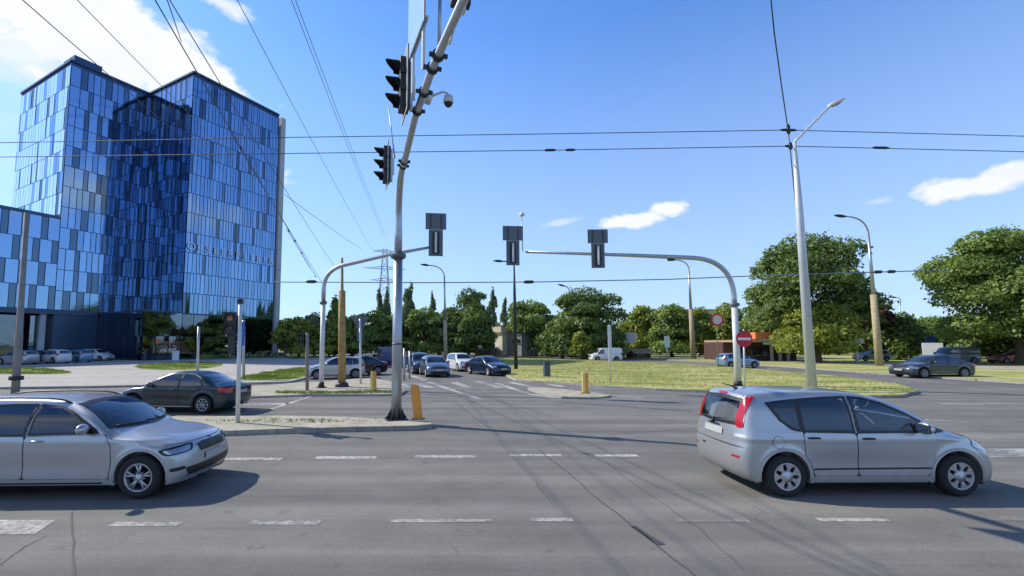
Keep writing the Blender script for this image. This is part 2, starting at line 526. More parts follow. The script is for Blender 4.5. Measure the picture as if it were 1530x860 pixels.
# medians
med1 = [(-6.0, 13.55), (-1.7, 13.35), (-1.15, 13.45), (-.9, 13.8), (-1.2, 14.2), (-2.2, 14.42), (-8, 14.9), (-14, 15.2), (-40, 17.2), (-40, 14.9), (-14, 14.2), (-8.6, 13.9)]
med1 = gp([(640, 629), (606, 627.5), (520, 622.5), (420, 620.5), (240, 622), (0, 628)], .13) + [(-40, 16.0), (-40, 12.6)] + gp([(0, 656), (200, 648), (330, 643.5), (400, 641), (520, 637.5), (620, 635.5), (646, 633)], .13)
slab('median_island', med1, .13, M_SAND, .15)
med2 = gp([(335, 578), (400, 575), (440, 571.5), (480, 570), (530, 565.5), (560, 564.5), (590, 571), (607, 582), (598, 588), (560, 588.5), (460, 588.5), (430, 590), (340, 593), (250, 596), (250, 585)], .1)
slab('median_island', med2, .10, M_SAND, .13)
med3 = gp([(782, 577.5), (820, 579), (868, 584), (914, 588.5), (905, 592.5), (865, 593.5), (834, 592), (805, 586)], .08)
slab('traffic_island', rounded(med3, 1), .08, M_SAND, .12)
# green patches on the pavement at the left
def patch_px(name, pts, mat, z):
    p = gp(pts, z)
    return sheet(name, rounded(p, 2), z, mat)
GRASS_P = [[(-60, 549), (0, 550), (60, 549), (104, 555), (108, 558.5), (50, 559), (0, 558.5), (-60, 559)],
           [(195, 546), (240, 542), (300, 540.5), (338, 543), (320, 549), (270, 553), (215, 552)],
           [(352, 565), (395, 556), (440, 549.5), (478, 549), (462, 560), (440, 566.5), (400, 568), (360, 568.5)],
           [(428, 530), (480, 524), (545, 521.5), (530, 525), (470, 534), (430, 537)]]
for pl in GRASS_P: patch_px('grass_patch', pl, M_GREEN, KZ + .008)

# road markings
def quads(name, qs, z=.004, mat=None):
    bm = bmesh.new()
    for q in qs:
        f = bm.faces.new([bm.verts.new((p[0], p[1], z)) for p in q])
        f.normal_update()
        if f.normal.z < 0: f.normal_flip()
    return tag(finish(name, bm, mat or M_MARK), kind='structure')

def hseg(x0, x1, y, th):
    """line piece between two picture columns on the ground row y, th metres wide"""
    a, b = G(x0, y), G(x1, y + 0)
    return [(a.x, a.y - th / 2), (b.x, b.y - th / 2), (b.x, b.y + th / 2), (a.x, a.y + th / 2)]

def lseg(p, q, th):
    a, b = G(*p).to_2d(), G(*q).to_2d()
    d = (b - a).normalized(); n = Vector((-d.y, d.x)) * th / 2
    return [a - n, b - n, b + n, a + n]
qs = [hseg(335, 421, 685.5, .22), hseg(472, 562, 683.5, .22), hseg(620, 711, 682, .22), hseg(762, 838, 680, .18), hseg(890, 953, 680.5, .18)]
quads('lane_markings', [hseg(167, 270, 783, .15), hseg(373, 478, 781, .15), hseg(584, 735, 778, .11), hseg(793, 856, 776.5, .12), hseg(1008, 1118, 777.5, .12), hseg(1222, 1330, 776.5, .12), hseg(1470, 1570, 775, .15)], .004, M_MARK2)
qs += [[G(-60, 777).to_2d(), G(84, 777).to_2d(), G(52, 798).to_2d(), G(-60, 799).to_2d()]]
qs += [[G(1462, 670).to_2d(), G(1640, 670).to_2d(), G(1640, 683).to_2d(), G(1470, 683).to_2d()]]
qs += [lseg((603, 557), (638, 568.5), .5), lseg((640, 570), (676, 583), .45), lseg((676, 583), (718, 596), .2), lseg((622, 572), (645, 580), .5), lseg((598, 573), (616, 580), .5),
       lseg((678, 571), (700, 578.5), .5), lseg((714, 569.5), (748, 579), .5), lseg((738, 571), (786, 587), .35), lseg((763, 571), (792, 577), .45), lseg((816, 573), (842, 577.5), .4),
       lseg((655, 541), (667, 547), .2), lseg((640, 533), (647, 537), .2), lseg((560, 545), (600, 541), .3), lseg((788, 588), (832, 595), .25), lseg((832, 595.5), (905, 595.5), .2), lseg((910, 590.5), (962, 595), .22)]
qs += [lseg((348, 596), (452, 593), .3), lseg((346, 604), (432, 603), .35), lseg((345, 613), (405, 612), .3), lseg((402, 612), (470, 590), .18)]
qs += [lseg((1405, 603), (1470, 604), .18), lseg((1478, 603), (1530, 604), .18), lseg((1380, 627), (1450, 630), .12), lseg((1310, 563), (1440, 574), .18), lseg((1460, 576), (1530, 582), .15)]
qs += [lseg((20, 583), (60, 582.5), .15), lseg((150, 580.5), (215, 579.5), .15)]
quads('road_markings', qs)

# tar sealed cracks
bm = bmesh.new()
def crackline(pts, w):
    pts = [G(*p).to_2d() for p in pts]
    out = []
    for a, b in zip(pts[:-1], pts[1:]):
        n = max(2, int((b - a).length / .25))
        for k in range(n): out.append(a.lerp(b, k / n) + Vector((random.uniform(-.018, .018), random.uniform(-.018, .018))))
    out.append(pts[-1])
    prev = None
    for i, p in enumerate(out):
        d = (out[min(i + 1, len(out) - 1)] - out[max(i - 1, 0)]).normalized()
        n = Vector((-d.y, d.x)) * w * random.uniform(.5, 1.2) / 2
        cur = (bm.verts.new((*(p - n), .006)), bm.verts.new((*(p + n), .006)))
        if prev: bm.faces.new((prev[0], cur[0], cur[1], prev[1]))
        prev = cur
crackline([(800, 668), (842, 700), (880, 735), (945, 785), (1010, 838), (1040, 862)], .022)
crackline([(944, 786), (988, 814)], .09)
crackline([(905, 690), (965, 735), (1045, 790), (1110, 850)], .009)
crackline([(680, 600), (702, 618), (745, 650)], .03)
crackline([(740, 655), (800, 720), (830, 760)], .008)
crackline([(107, 765), (108, 810), (110, 862)], .02)
crackline([(830, 600), (1000, 612), (1035, 614)], .10)
crackline([(0, 845), (40, 815), (70, 800)], .015)
crackline([(640, 592), (560, 606), (500, 612)], .02)
crackline([(585, 655), (900, 650), (1040, 640)], .012)
tag(finish('tar_seams', bm, pbr('tar', (.06, .062, .067), .7)), kind='structure')

# grass blades standing on the verges (uncountable)
def blades(name, polys, per, z, mat, hmin, hmax, w, jitter=.0):
    from mathutils.geometry import tessellate_polygon
    V = []; Fc = []
    for poly, cnt in zip(polys, per):
        tris = tessellate_polygon([[Vector((p[0], p[1], 0)) for p in poly]])
        areas = []
        for t in tris:
            a, b, c = [Vector((poly[i][0], poly[i][1])) for i in t]
            areas.append(abs((b - a).cross(c - a)) / 2)
        areas = np.array(areas); pr = areas / areas.sum()
        ch = RNG.choice(len(tris), cnt, p=pr)
        for k in ch:
            a, b, c = [Vector((poly[i][0], poly[i][1])) for i in tris[k]]
            u, v = random.random(), random.random()
            if u + v > 1: u, v = 1 - u, 1 - v
            p = a + (b - a) * u + (c - a) * v
            nzv = math.sin(p.x * .7 + 1.3 * math.sin(p.y * .9)) * math.cos(p.y * 1.9 + p.x * .3)
            if nzv < -.05 and random.random() < .8: continue
            hh = random.uniform(hmin, hmax) * (1 + .6 * max(0, nzv))
            for q in range(3):
                th = random.uniform(0, 6.28); dx, dy = math.cos(th) * w, math.sin(th) * w
                ox, oy = random.uniform(-.06, .06), random.uniform(-.06, .06)
                lx, ly = random.uniform(-.5, .5) * hh, random.uniform(-.5, .5) * hh
                i = len(V)
                V += [(p.x + ox - dx, p.y + oy - dy, z), (p.x + ox + dx, p.y + oy + dy, z), (p.x + ox + lx, p.y + oy + ly, z + hh)]
                Fc.append((i, i + 1, i + 2))
    me = bpy.data.meshes.new(name); me.from_pydata(V, [], Fc); me.update()
    return me
M_BLADE = leaf_mat('dry_grass_blades', (.18, .225, .055), (.50, .46, .19), .35)
M_BLADEG = leaf_mat('green_grass_blades', (.07, .12, .02), (.24, .29, .06), .3)
isl_small = [p for p in ISL]
o = link_mesh('dry_grass', blades('dry_grass', [isl_small], [26000], KZ, M_BLADE, .03, .09, .012), M_BLADE)
tag(o, 'short dry yellow grass covering the island between the roads', 'grass', kind='stuff')
gpoly = [rounded(gp(pl, KZ), 1) for pl in GRASS_P]
o = link_mesh('green_grass', blades('green_grass', gpoly, [3500, 4000, 5000, 1500], KZ, M_BLADEG, .05, .13, .014), M_BLADEG)
tag(o, 'fresh green grass tufts on the pale pavement patches', 'grass', kind='stuff')
mt = rounded(gp([(405, 585), (600, 584), (598, 588), (420, 589)], .1), 1)
mt2 = gp([(300, 628), (600, 625), (600, 630), (300, 633)], .13)
o = link_mesh('weeds', blades('weeds', [mt, mt2], [700, 260], .11, M_BLADEG, .04, .10, .014), M_BLADEG)
tag(o, 'sparse weeds growing in the joints of the two medians', 'weeds', kind='stuff')
#--SPLIT1--
# ================================================================== VEHICLES
def catmull(pts, n=5, closed=False):
    out = []
    N_ = len(pts)
    for i in range(N_ - 1):
        p0 = pts[max(i - 1, 0)]; p1 = pts[i]; p2 = pts[i + 1]; p3 = pts[min(i + 2, N_ - 1)]
        for k in range(n):
            t = k / n
            f = lambda a, b, c, d: .5 * ((2 * b) + (-a + c) * t + (2 * a - 5 * b + 4 * c - d) * t * t + (-a + 3 * b - 3 * c + d) * t ** 3)
            out.append((f(p0[0], p1[0], p2[0], p3[0]), f(p0[1], p1[1], p2[1], p3[1])))
    out.append(pts[-1])
    return out

def poly_sdf(X, Y, poly):
    P = np.array(poly); n = len(P)
    d = np.full(X.shape, 1e9); inside = np.zeros(X.shape, bool)
    for i in range(n):
        a = P[i]; b = P[(i + 1) % n]
        ex, ey = b - a
        wx, wy = X - a[0], Y - a[1]
        L2 = ex * ex + ey * ey + 1e-12
        t = np.clip((wx * ex + wy * ey) / L2, 0, 1)
        dx, dy = wx - ex * t, wy - ey * t
        d = np.minimum(d, dx * dx + dy * dy)
        c = ((a[1] > Y) != (b[1] > Y))
        if abs(ey) > 1e-12:
            xi = a[0] + (Y - a[1]) * ex / ey
            inside ^= (c & (X < xi))
    d = np.sqrt(d)
    return np.where(inside, -d, d)

class Tab:
    """2-D field sampled on a grid, read back bilinearly"""
    def __init__(s, fn, x0, x1, y0, y1, h):
        s.x0, s.y0, s.h = x0, y0, h
        xs = np.arange(x0, x1 + h, h); ys = np.arange(y0, y1 + h, h)
        X, Y = np.meshgrid(xs, ys, indexing='ij')
        s.T = fn(X, Y)
    def __call__(s, x, y):
        fx = np.clip((x - s.x0) / s.h, 0, s.T.shape[0] - 1.001); fy = np.clip((y - s.y0) / s.h, 0, s.T.shape[1] - 1.001)
        i = fx.astype(int); j = fy.astype(int); u = fx - i; v = fy - j
        T = s.T
        return (T[i, j] * (1 - u) + T[i + 1, j] * u) * (1 - v) + (T[i, j + 1] * (1 - u) + T[i + 1, j + 1] * u) * v

def smax(a, b, k):
    h = np.maximum(k - np.abs(a - b), 0) / k
    return np.maximum(a, b) + h * h * k * .25

def surface_nets(fn, lo, hi, h):
    n = [int(math.ceil((b - a) / h)) + 1 for a, b in zip(lo, hi)]
    ax = [lo[i] + h * np.arange(n[i]) for i in range(3)]
    X, Y, Z = np.meshgrid(*ax, indexing='ij')
    Fv = fn(X, Y, Z)
    S = Fv < 0
    cs = [c - 1 for c in n]
    acc = np.zeros((*cs, 3)); cnt = np.zeros(cs)
    def sl(d): return tuple(slice(d[i], d[i] + cs[i]) for i in range(3))
    cor = [(i, j, k) for i in (0, 1) for j in (0, 1) for k in (0, 1)]
    for a in cor:
        for axn in range(3):
            if a[axn] == 1: continue
            b = list(a); b[axn] = 1; b = tuple(b)
            fa, fb = Fv[sl(a)], Fv[sl(b)]
            m = (fa < 0) != (fb < 0)
            t = np.where(m, fa / np.where(m, fa - fb, 1), 0)
            for q in range(3):
                acc[..., q] += np.where(m, a[q] + (t if q == axn else 0), 0)
            cnt += m
    act = cnt > 0
    idx = -np.ones(cs, int); idx[act] = np.arange(act.sum())
    ijk = np.argwhere(act)
    V = (ijk + acc[act] / cnt[act][:, None]) * h + np.array(lo)
    Q = []
    for axn in range(3):
        o1, o2 = [(1, 2), (2, 0), (0, 1)][axn]
        sA = [slice(None)] * 3; sB = [slice(None)] * 3
        sA[axn] = slice(0, -1); sB[axn] = slice(1, None)
        ch = S[tuple(sA)] != S[tuple(sB)]
        ins = S[tuple(sA)]
        E = np.argwhere(ch)
        ok = (E[:, o1] > 0) & (E[:, o2] > 0) & (E[:, o1] < cs[o1]) & (E[:, o2] < cs[o2]) & (E[:, axn] < cs[axn])
        E = E[ok]; fl = ins[tuple(E.T)]
        def cell(d1, d2):
            c = E.copy(); c[:, o1] -= d1; c[:, o2] -= d2
            return idx[tuple(c.T)]
        q = np.stack([cell(1, 1), cell(0, 1), cell(0, 0), cell(1, 0)], 1)
        q[~fl] = q[~fl][:, ::-1]
        Q.append(q)
    Q = np.concatenate(Q)
    Q = Q[(Q >= 0).all(1)]
    # pull the vertices on to the surface
    for _ in range(3):
        e = h * .2
        f0 = fn(V[:, 0], V[:, 1], V[:, 2])
        g = np.stack([(fn(V[:, 0] + e * (q == 0), V[:, 1] + e * (q == 1), V[:, 2] + e * (q == 2)) -
                       fn(V[:, 0] - e * (q == 0), V[:, 1] - e * (q == 1), V[:, 2] - e * (q == 2))) / (2 * e) for q in range(3)], 1)
        g2 = (g * g).sum(1) + 1e-6
        st = np.clip(-f0 / np.sqrt(g2), -h * .4, h * .4)
        V = V + g / np.sqrt(g2)[:, None] * st[:, None]
    return V, Q

M_PAINT = {}
def car_paint(name, col, metal=.6, rough=.33):
    if name in M_PAINT: return M_PAINT[name]
    m = bpy.data.materials.new('paint_' + name)
    nt, N, L = nodes_of(m)
    b = N['Principled BSDF']
    b.inputs['Roughness'].default_value = rough; b.inputs['Metallic'].default_value = metal
    if max(col) < .1: b.inputs['Specular IOR Level'].default_value = .3
    b.inputs['Coat Weight'].default_value = .8 if max(col) > .1 else .35; b.inputs['Coat Roughness'].default_value = .06
    tc = N.new('ShaderNodeTexCoord').outputs['Object']
    # road dust low on the body
    sp = N.new('ShaderNodeSeparateXYZ'); L.new(tc, sp.inputs[0])
    low = mrange(N, L, sp.outputs['Z'], .2, .6, .55 if max(col) > .3 else .0, 0)
    nz = mrange(N, L, noise_node(N, L, tc, 5, 6, .7), .3, .7, .3, 1.0)
    f = math_node(N, L, 'MULTIPLY', low, nz)
    c = mixc(N, L, f, col, (.22, .20, .17))
    L.new(c, b.inputs['Base Color'])
    L.new(mrange(N, L, f, 0, .6, rough, .7), b.inputs['Roughness'])
    L.new(mrange(N, L, f, 0, .6, .8, .1), b.inputs['Coat Weight'])
    M_PAINT[name] = m
    return m

def car_glass():
    m = bpy.data.materials.new('car_glass')
    nt, N, L = nodes_of(m)
    b = N['Principled BSDF']
    b.inputs['Roughness'].default_value = .04; b.inputs['Specular IOR Level'].default_value = .9
    tc = N.new('ShaderNodeTexCoord').outputs['Object']
    c = mixc(N, L, mrange(N, L, noise_node(N, L, tc, 2.2, 3, .5), .42, .62, 0, 1), (.006, .010, .020), (.020, .030, .048))
    L.new(c, b.inputs['Base Color'])
    b.inputs['Coat Weight'].default_value = .6; b.inputs['Coat Roughness'].default_value = .02
    return m
M_GLASS = car_glass()
def see_through():
    m = bpy.data.materials.new('tinted_glass')
    nt, N, L = nodes_of(m)
    N.remove(N['Principled BSDF'])
    t = N.new('ShaderNodeBsdfTransparent'); t.inputs['Color'].default_value = (.66, .71, .74, 1)
    g = N.new('ShaderNodeBsdfGlossy'); g.inputs['Roughness'].default_value = .02; g.inputs['Color'].default_value = (.85, .92, 1, 1)
    fr = N.new('ShaderNodeFresnel'); fr.inputs['IOR'].default_value = 1.65
    mx = N.new('ShaderNodeMixShader')
    L.new(math_node(N, L, 'ADD', fr.outputs[0], .03), mx.inputs[0]); L.new(t.outputs[0], mx.inputs[1]); L.new(g.outputs[0], mx.inputs[2])
    L.new(mx.outputs[0], N['Material Output'].inputs['Surface'])
    return m
M_SEE = see_through()
M_TRIM = pbr('black_trim', (.010, .011, .013), .4)
M_UNDER = pbr('underbody', (.008, .008, .009), .9)
M_ALLOY = pbr('alloy_rim', (.42, .43, .45), .35, .7, noise=.15, nscale=12)
M_CHROME = pbr('chrome', (.72, .74, .77), .15, 1.0)
M_TAIL = pbr('tail_lamp_red', (.42, .008, .015), .15, 0, coat=.5)
M_HEAD = pbr('head_lamp_glass', (.36, .42, .48), .08, .55, coat=1)
M_PLATE = pbr('number_plate', (.40, .41, .40), .5, noise=.15, nscale=30)
M_SEAT = pbr('seat_fabric', (.05, .05, .055), .9, noise=.2)
M_DASH = pbr('dashboard_plastic', (.022, .022, .024), .7)
M_CABIN = pbr('light_cabin_trim', (.26, .255, .24), .85)

def mat_slot_paint(o, mat):
    """give this object its own paint without touching the shared mesh"""
    o.material_slots[0].link = 'OBJECT'; o.material_slots[0].material = mat

def grid_polygon(poly, h):
    bm = bmesh.new()
    bm.faces.new([bm.verts.new((p[0], p[1], 0)) for p in poly])
    xs = [p[0] for p in poly]; ys = [p[1] for p in poly]
    for axis, lo, hi in ((0, min(xs), max(xs)), (1, min(ys), max(ys))):
        n = int((hi - lo) / h)
        for k in range(1, n + 1):
            co_ = [0, 0, 0]; co_[axis] = lo + (hi - lo) * k / (n + 1)
            no = [0, 0, 0]; no[axis] = 1
            bmesh.ops.bisect_plane(bm, geom=bm.verts[:] + bm.edges[:] + bm.faces[:], plane_co=co_, plane_no=no, dist=1e-5)
    bmesh.ops.triangulate(bm, faces=[f for f in bm.faces if len(f.verts) > 4])
    V = [v.co.copy() for v in bm.verts]
    bm.verts.index_update()
    Fc = [[v.index for v in f.verts] for f in bm.faces]
    bm.free()
    return V, Fc

class CarType:
    """body field + the patches that are projected on to it"""
    def __init__(s, top, L, Wd, sec, wheels, R, h, corner=.42, bow=.17, crown=.06, k1=.09, k2=.22, cabin=None, windows=None, crease=None):
        s.L, s.W, s.R, s.wheels, s.h = L, Wd, R, wheels, h
        side = catmull(top, 5) + [(L / 2 - .15, .2), (1.2, .17), (-1.4, .17), (-L / 2 + .2, .22)]
        s.tside = Tab(lambda a, b: poly_sdf(a, b, side), -L / 2 - .5, L / 2 + .5, -.1, 2.8, .012)
        secp = catmull(sec, 4)
        secf = secp + [(-y, z) for y, z in reversed(secp)]
        s.tsec = Tab(lambda a, b: poly_sdf(a, b, secf), -.1, 1.5, -.1, 2.8, .012)
        s.corner, s.bow, s.crown, s.k1, s.k2 = corner, bow, crown, k1, k2
        s.cabin, s.windows, s.crease = cabin, windows, crease
        V, Q = surface_nets(s.field, (-L / 2 - .1, -Wd / 2 - .12, .05), (L / 2 + .1, Wd / 2 + .12, max(p[1] for p in top) + .15), h)
        me = bpy.data.meshes.new('body')
        me.from_pydata(V.tolist(), [], Q.tolist()); me.update()
        me.shade_smooth()
        mi = np.zeros(len(Q), np.int32)
        C = V[Q].mean(1)
        for wx in wheels:
            r = np.hypot(C[:, 0] - wx, C[:, 2] - R)
            mi[(r < s.R + .058) & (np.abs(C[:, 1]) < Wd / 2 - .035)] = 1
        mi[C[:, 2] < .215] = 1
        if cabin:
            ins = s.outer(C[:, 0], C[:, 1], C[:, 2]) < -.022
            mi[ins & (C[:, 2] > .5)] = 2
        me.polygons.foreach_set('material_index', mi)
        s.me = me
        # a plain outer hull for projecting
        Vo, Qo = (V, Q)
        if cabin:
            Vo, Qo = surface_nets(s.outer_arch, (-L / 2 - .1, -Wd / 2 - .12, .05), (L / 2 + .1, Wd / 2 + .12, max(p[1] for p in top) + .15), h * 1.2)
        s.bvh = BVHTree.FromPolygons([Vector(v) for v in Vo.tolist()], Qo.tolist())
        for m in (car_paint('silver', (.43, .445, .46)), M_UNDER, M_CABIN): me.materials.append(m)
    def outer(s, x, y, z):
        ay = np.abs(y)
        xe = x + np.sign(x) * s.bow * ay * ay * np.clip(np.abs(x) - .3, 0, 1)
        ze = z + s.crown * (ay / .8) ** 2
        d1 = s.tside(xe, ze)
        d2 = s.tsec(ay, z)
        r = s.corner
        qx = np.abs(x) - (s.L / 2 - r); qy = ay - (s.W / 2 - r)
        d3 = np.hypot(np.maximum(qx, 0), np.maximum(qy, 0)) + np.minimum(np.maximum(qx, qy), 0) - r
        d = smax(smax(d1, d2, s.k1), d3, s.k2)
        # flared lips over the wheels, a crease below the windows and a hollow between the wheels
        for wx in s.wheels:
            rr = np.hypot(x - wx, z - s.R)
            d = d - .014 * np.exp(-((rr - (s.R + .10)) / .045) ** 2) * (ay > .5)
        zc = s.crease or .86
        d = d - .009 * np.exp(-((z - zc) / .03) ** 2) * (ay > .5)
        mid = np.exp(-((x - (s.wheels[0] + s.wheels[1]) / 2) / .95) ** 4)
        d = d + .016 * np.exp(-((z - .50) / .13) ** 2) * mid * (ay > .5)
        return d
    def outer_arch(s, x, y, z):
        d = s.outer(x, y, z); ay = np.abs(y)
        for wx in s.wheels:
            cyl = np.maximum(np.hypot(x - wx, z - s.R) - (s.R + .065), (s.W / 2 - .30) - ay)
            d = np.maximum(d, -cyl)
        return d
    def field(s, x, y, z):
        d = s.outer_arch(x, y, z)
        if s.cabin:
            o = s.outer(x, y, z)
            x0, x1, z0 = s.cabin
            cav = smax(smax(o + .035, z0 - z, .02), np.abs(x - (x0 + x1) / 2) - (x1 - x0) / 2, .02)
            d = np.maximum(d, -cav)
            ay = np.abs(y)
            for kind, poly in s.windows:
                if kind == 'side': w = np.maximum(s.wtab(kind, poly)(x, z), .40 - ay)
                elif kind == 'front': w = np.maximum(s.wtab(kind, poly)(y, z), .2 - x)
                else: w = np.maximum(s.wtab(kind, poly)(y, z), x + .6)
                w = np.maximum(w, -(o + .10))
                d = np.maximum(d, -w)
        return d
    def wtab(s, kind, poly):
        if not hasattr(s, '_wt'): s._wt = {}
        k = (kind, tuple(poly))
        if k not in s._wt:
            s._wt[k] = Tab(lambda a, b: poly_sdf(a, b, poly), -2.8, 2.8, 0, 2.6, .012)
        return s._wt[k]
    def patch_mesh(s, name, poly, az, off, h=.04, mirror=False):
        """poly in (h, z); az: 90 side, 0 front, 180 rear; anything between looks at the corner"""
        V, Fc = grid_polygon(poly, h)
        a = math.radians(az); d = Vector((math.cos(a), math.sin(a), 0)); t = Vector((-math.sin(a), math.cos(a), 0))
        sg = -1 if az == 90 else 1
        out = []
        for v in V:
            org = d * 5 + t * (v.x * sg) + Vector((0, 0, v.y))
            loc, nrm, i, dist = s.bvh.ray_cast(org, -d)
            if loc is None:
                loc, nrm, i, dist = s.bvh.find_nearest(org - d * (5 - s.L / 2.2))
            if nrm.dot(d) < 0: nrm = -nrm
            out.append(loc + nrm * off)
        me = bpy.data.meshes.new(name)
        if mirror: out = [Vector((p.x, -p.y, p.z)) for p in out]
        me.from_pydata(out, [], Fc); me.update()
        if len(me.polygons):
            ds = Vector((d.x, -d.y if mirror else d.y, 0))
            tot = sum((p.normal.dot(ds) for p in me.polygons))
            if tot < 0: me.flip_normals()
        me.shade_smooth()
        return me

def inset_poly(poly, k):
    """grow (k>0) a polygon about its outline by k"""
    n = len(poly); A = sum(poly[i][0] * poly[(i + 1) % n][1] - poly[(i + 1) % n][0] * poly[i][1] for i in range(n))
    sg = 1 if A > 0 else -1
    out = []
    for i in range(n):
        p0, p1, p2 = Vector(poly[i - 1]), Vector(poly[i]), Vector(poly[(i + 1) % n])
        d1 = (p1 - p0).normalized(); d2 = (p2 - p1).normalized()
        n1 = Vector((d1.y, -d1.x)) * sg; n2 = Vector((d2.y, -d2.x)) * sg
        b = (n1 + n2); b = b.normalized() if b.length > 1e-6 else n1
        s = k / max(.45, b.dot(n1))
        out.append(tuple(p1 + b * s))
    return out

def smooth_poly(pts, k=.16):
    """cut the corners of a polygon a little"""
    out = []; n = len(pts)
    for i in range(n):
        a, p, b = Vector(pts[i - 1]), Vector(pts[i]), Vector(pts[(i + 1) % n])
        ra = min(.045, (a - p).length * k * 2.0); rb = min(.045, (b - p).length * k * 2.0)
        q1 = p + (a - p).normalized() * ra; q2 = p + (b - p).normalized() * rb
        out += [tuple(q1), tuple((q1 + q2 + p * 2) / 4), tuple(q2)]
    return out

def make_wheel(R, style, near=True, width=.205):
    """outer face towards +y. returns tyre mesh, rim mesh"""
    rr = R * .665
    bm = bmesh.new(); w = width / 2
    lathe(bm, [(rr - .01, -w), (rr + .02, -w), (R - .03, -w), (R - .006, -w * .72), (R, -w * .4), (R, w * .4), (R - .006, w * .72), (R - .03, w), (R - .065, w + .006), (rr + .02, w), (rr - .005, w - .004), (rr - .01, w - .02), (rr - .012, -w)], 'Y', 40 if near else 20)
    me_t = bpy.data.meshes.new('tyre'); bmesh.ops.recalc_face_normals(bm, faces=bm.faces[:]); bm.to_mesh(me_t); bm.free(); me_t.materials.append(M_RUBBER)
    bm = bmesh.new(); seg = 40 if near else 20
    # barrel, dark dish, lip
    lathe(bm, [(rr, w - .004), (rr - .012, w), (rr - .024, w - .006), (rr - .03, w - .03), (rr - .035, -w * .5)], 'Y', seg, cap=False)
    f = disc(bm, (0, w - .085, 0), (0, 1, 0), rr - .02, seg, 1)
    if style == 'five':
        for k in range(5):
            a = 2 * math.pi * k / 5 + .3
            for da in (-.17, .17):
                d = Vector((math.cos(a + da * .2), 0, math.sin(a + da * .2))); e = Vector((math.cos(a + da), 0, math.sin(a + da)))
                tube(bm, [d * .03 + Vector((0, w - .035, 0)), (d * .5 + e * .5) * rr * .5 + Vector((0, w - .022, 0)), e * (rr - .02) + Vector((0, w - .014, 0))], [.020, .017, .019], 6)
        lathe(bm, [(.0, w - .01), (.035, w - .012), (.06, w - .02), (.065, w - .04)], 'Y', 20)
        for k in range(5):
            a = 2 * math.pi * k / 5 + .9; d = Vector((math.cos(a), 0, math.sin(a)))
            tube(bm, [d * .075 + Vector((0, w - .07, 0)), d * .075 + Vector((0, w - .03, 0))], .012, 6)
    elif style == 'cover':
        # plastic wheel cover with seven petal spokes and holes
        n = 7
        lathe(bm, [(.0, w + .006), (.03, w + .006), (.05, w - .004), (.085, w - .006), (.095, w - .03)], 'Y', 24)
        lathe(bm, [(rr * .86, w - .022), (rr * .90, w - .004), (rr - .012, w - .002)], 'Y', seg, cap=False)
        for k in range(n):
            a = 2 * math.pi * k / n
            def pp(r, an, y): return Vector((r * math.cos(an), y, r * math.sin(an)))
            ring = [pp(.08, a - .30, w - .008), pp(.08, a + .30, w - .008), pp(rr * .62, a + .20, w - .004), pp(rr * .93, a + .36, w - .006), pp(rr * .93, a, w - .004), pp(rr * .93, a - .36, w - .006), pp(rr * .62, a - .20, w - .004)]
            vs = [bm.verts.new(p) for p in ring]
            vb = [bm.verts.new(p - Vector((0, .03, 0))) for p in ring]
            bm.faces.new(vs)
            for i in range(len(vs)): bm.faces.new((vs[i], vs[(i + 1) % len(vs)], vb[(i + 1) % len(vs)], vb[i]))
    else:
        n = 8
        for k in range(n):
            a = 2 * math.pi * k / n
            d = Vector((math.cos(a), 0, math.sin(a)))
            tube(bm, [d * .03 + Vector((0, w - .03, 0)), d * (rr - .02) + Vector((0, w - .014, 0))], [.028, .024], 4)
        lathe(bm, [(.0, w - .008), (.05, w - .012), (.06, w - .04)], 'Y', 12)
    bmesh.ops.recalc_face_normals(bm, faces=bm.faces[:])
    me_r = bpy.data.meshes.new('rim'); bm.to_mesh(me_r); bm.free()
    me_r.materials.append(M_ALLOY); me_r.materials.append(M_UNDER)
    return me_t, me_r

def link_child(name, me, parent, mat=None, loc=None, rot=None):
    if mat is not None and not me.materials: me.materials.append(mat)
    o = bpy.data.objects.new(name, me); COL.objects.link(o); o.parent = parent
    if loc is not None: o.location = loc
    if rot is not None: o.rotation_euler = rot
    return o

def add_wheels(root, T, style, near=True):
    mt_, mr_ = make_wheel(T.R, style, near)
    for wx in T.wheels:
        for sd in (1, -1):
            w = link_child('wheel', mt_, root, loc=(wx, sd * (T.W / 2 - .125), T.R), rot=(0, 0, 0 if sd > 0 else math.pi))
            link_child('rim', mr_, w)

def P_(root, T, name, poly, az, off, mat, both=True, h=.04, paint=False):
    """projected patch(es) as children; both = also the mirrored one"""
    res = []
    for mir in ((False, True) if both else (False,)):
        me = T.patch_mesh(name, poly, az, off, h, mir)
        me.materials.append(mat)
        res.append(link_child(name, me, root))
    return res

def handle(T, x, z, sd, parent, mat):
    bm = bmesh.new()
    loc, nrm, i, dd = T.bvh.ray_cast(Vector((x, sd * 3, z)), Vector((0, -sd, 0)))
    y = loc.y
    tube(bm, [(x - .085, y + sd * .004, z), (x - .07, y + sd * .032, z + .003), (x, y + sd * .04, z + .006), (x + .07, y + sd * .032, z + .003), (x + .085, y + sd * .004, z)], [.012, .015, .016, .015, .012], 8)
    return finish('handle', bm, [mat], parent)

